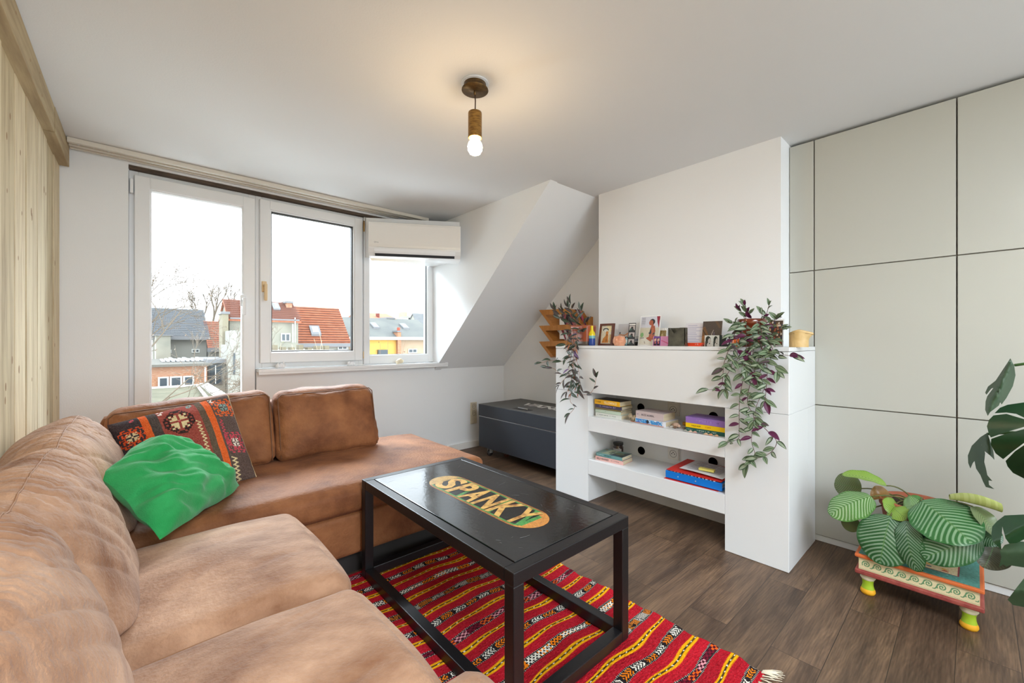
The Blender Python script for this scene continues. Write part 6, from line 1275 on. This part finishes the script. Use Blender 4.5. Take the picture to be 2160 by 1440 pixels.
# bare trees
def tree(name, label, base, h_, r0_, dirs, seed, depth=6, spread=.55, ls=.72, leafy=0.0, m=None, cat='tree', up=.15, minr=.006, lc=(110, 94, 80)):
    rnd_ = random.Random(seed); t_ = thing(name, label, cat, base); q_ = MB(); lf_ = MB()
    def grow(p, d, l_, r_, k):
        pts = [p]; dd = d.copy()
        for i in range(3): dd = (dd + Vector((rnd_.uniform(-.18, .18), rnd_.uniform(-.18, .18), rnd_.uniform(-.12, .18)))).normalized(); pts.append(pts[-1] + dd * (l_ / 3))
        q_.tube(pts, [r_, r_ * .9, r_ * .8, r_ * .68], 5 if k < 3 else 3, caps=False)
        if leafy and k >= depth - 2:
            for j in range(int(leafy)):
                c_ = pts[rnd_.randint(1, 3)]; s_ = rnd_.uniform(.6, 1.4) * .011 * (base.length / 10) ** .5; a_ = Vector((rnd_.uniform(-1, 1), rnd_.uniform(-1, 1), rnd_.uniform(-1, 1))).normalized() * s_; b__ = Vector((rnd_.uniform(-1, 1), rnd_.uniform(-1, 1), rnd_.uniform(-1, 1))).normalized() * s_; c_ = c_ + a_; lf_.add([c_ - a_, c_ + b__, c_ + a_, c_ - b__], [(0, 1, 2, 3)])
        if k >= depth: return
        for j in range(rnd_.choice((2, 3, 3)) if k < depth - 1 else 3):
            ax = Vector((rnd_.uniform(-1, 1), rnd_.uniform(-1, 1), rnd_.uniform(-1, 1))).normalized(); nd = (dd + ax * spread * rnd_.uniform(.7, 1.3) + Vector((0, 0, up))).normalized(); grow(pts[rnd_.choice((2, 3))], nd, l_ * ls * rnd_.uniform(.8, 1.15), max(minr, r_ * .6), k + 1)
    for (d_, l_, r_) in dirs: grow(base + Vector((0, 0, h_)), Vector(d_).normalized(), l_, r_, 1)
    q_.tube([base, base + Vector((0.05, 0, h_ * .5)), base + Vector((0, 0, h_))], [r0_ * 1.3, r0_ * 1.1, r0_], 10)
    q_.build('branches', m or mat('tree_bark', (96, 84, 70), .95), t_)
    if leafy: l2 = lf_.build('dead_leaves', mat('dead_leaf_%d' % lc[0], lc, .9), t_); l2['kind'] = 'stuff'
b0 = opt(ox(262, 11), 11, GZ)
tree('bare_tree', 'bare tree with thin drooping twigs close outside at the left of the glazed door', b0, 7.0, .16, [((.05, -.1, .9), 1.1, .045), (RTv * .35 + Zv * .8, 1.2, .03), (RTv * .7 + Zv * .3, 1.0, .022), (RTv * .25 - FWv * .3 + Zv * .7, 1.0, .028), (RTv * .8 - Zv * .1, 1.0, .018), (RTv * .7 + FWv * .4 - Zv * .3, 1.0, .018), (RTv * .5 - Zv * .5, 1.0, .018), (RTv * .3 - FWv * .3 - Zv * .4, 1.0, .016)], 5, depth=7, leafy=1, spread=.62, ls=.74, up=.03, minr=.0032)
b1 = opt(ox(452, 48), 48, GZ)
tree('bare_tree', 'rounded bare tree rising behind the roofs in the glazed door', b1, 9.0, .28, [((0, 0, 1), 2.0, .14), (RTv * .7 + Zv * .7, 2.0, .12), (-RTv * .7 + Zv * .7, 2.0, .12), (-RTv * .9 + Zv * .3, 1.8, .1), (RTv * .9 + Zv * .4, 1.6, .1)], 8, depth=5, spread=.5, ls=.74, up=.1, minr=.022)
for k, (u, v, t_, sd) in enumerate([(625, 760, 9, 3), (672, 770, 8, 4), (690, 765, 8.5, 5)]):
    pass
def shrub(label, us, t_, zb, v_top, seed, leafy, lc, m=None):
    rnd_ = random.Random(seed); c = opt(ox(sum(us) / 2, t_), t_, zb); T = thing('climbing_shrub', label, 'shrub', c); q_ = MB(); lf_ = MB()
    for k in range(26):
        u_ = rnd_.uniform(*us); p = opt(ox(u_ + rnd_.uniform(-8, 8), t_), t_ + rnd_.uniform(-.3, .3), zb); hgt = (oz(v_top, t_) - zb) * rnd_.uniform(.45, 1.0); pts = [p]; d = Vector((rnd_.uniform(-.2, .2), rnd_.uniform(-.2, .2), 1)).normalized()
        for i in range(8): d = (d + Vector((rnd_.uniform(-.25, .25), rnd_.uniform(-.2, .2), .1))).normalized(); pts.append(pts[-1] + d * hgt / 8)
        q_.tube(pts, [.009, .008, .008, .007, .006, .005, .004, .004, .003], 4, caps=False)
        for i in range(leafy):
            c_ = pts[rnd_.randint(2, 8)] + Vector((rnd_.uniform(-.04, .04), 0, rnd_.uniform(-.04, .04))); s_ = rnd_.uniform(.015, .035); a_ = Vector((rnd_.uniform(-1, 1), rnd_.uniform(-1, 1), rnd_.uniform(-1, 1))).normalized() * s_; b__ = Vector((rnd_.uniform(-1, 1), rnd_.uniform(-1, 1), rnd_.uniform(-1, 1))).normalized() * s_ * .6; lf_.add([c_ - a_, c_ + b__, c_ + a_, c_ - b__], [(0, 1, 2, 3)])
    q_.build('stems', m or mat('twig', (150, 134, 110), .9), T); l2 = lf_.build('leaves', mat('shrub_leaf_%d' % lc[0], lc, .8), T); l2['kind'] = 'stuff'
shrub('pale leafless climber showing at the bottom of the middle window', (630, 706), 9, -1.6, 685, 3, 2, (140, 150, 90))
shrub('brown-leaved climber in front of the yellow wall in the right window', (776, 838), 10, -1.6, 684, 9, 9, (92, 62, 46), mat('dark_twig', (110, 84, 62), .9))
t = thing('roof_terrace', 'low wall with clutter at the bottom of the middle window', 'terrace', opt(ox(650, 12), 12, GZ)); q = MB(); obox(q, ox(560, 12), ox(705, 12), 12, 14, GZ, oz(741, 12)); q.build('wall', RG, t); q = MB()
for k in range(7): u_ = 575 + k * 18; obox(q, ox(u_, 12.5), ox(u_ + 9, 12.5), 12.4, 12.7, oz(741, 12), oz(741, 12) + rnd.uniform(.05, .16))
cl_ = q.build('roof_clutter', mat('clutter', (120, 110, 90), .9), t)
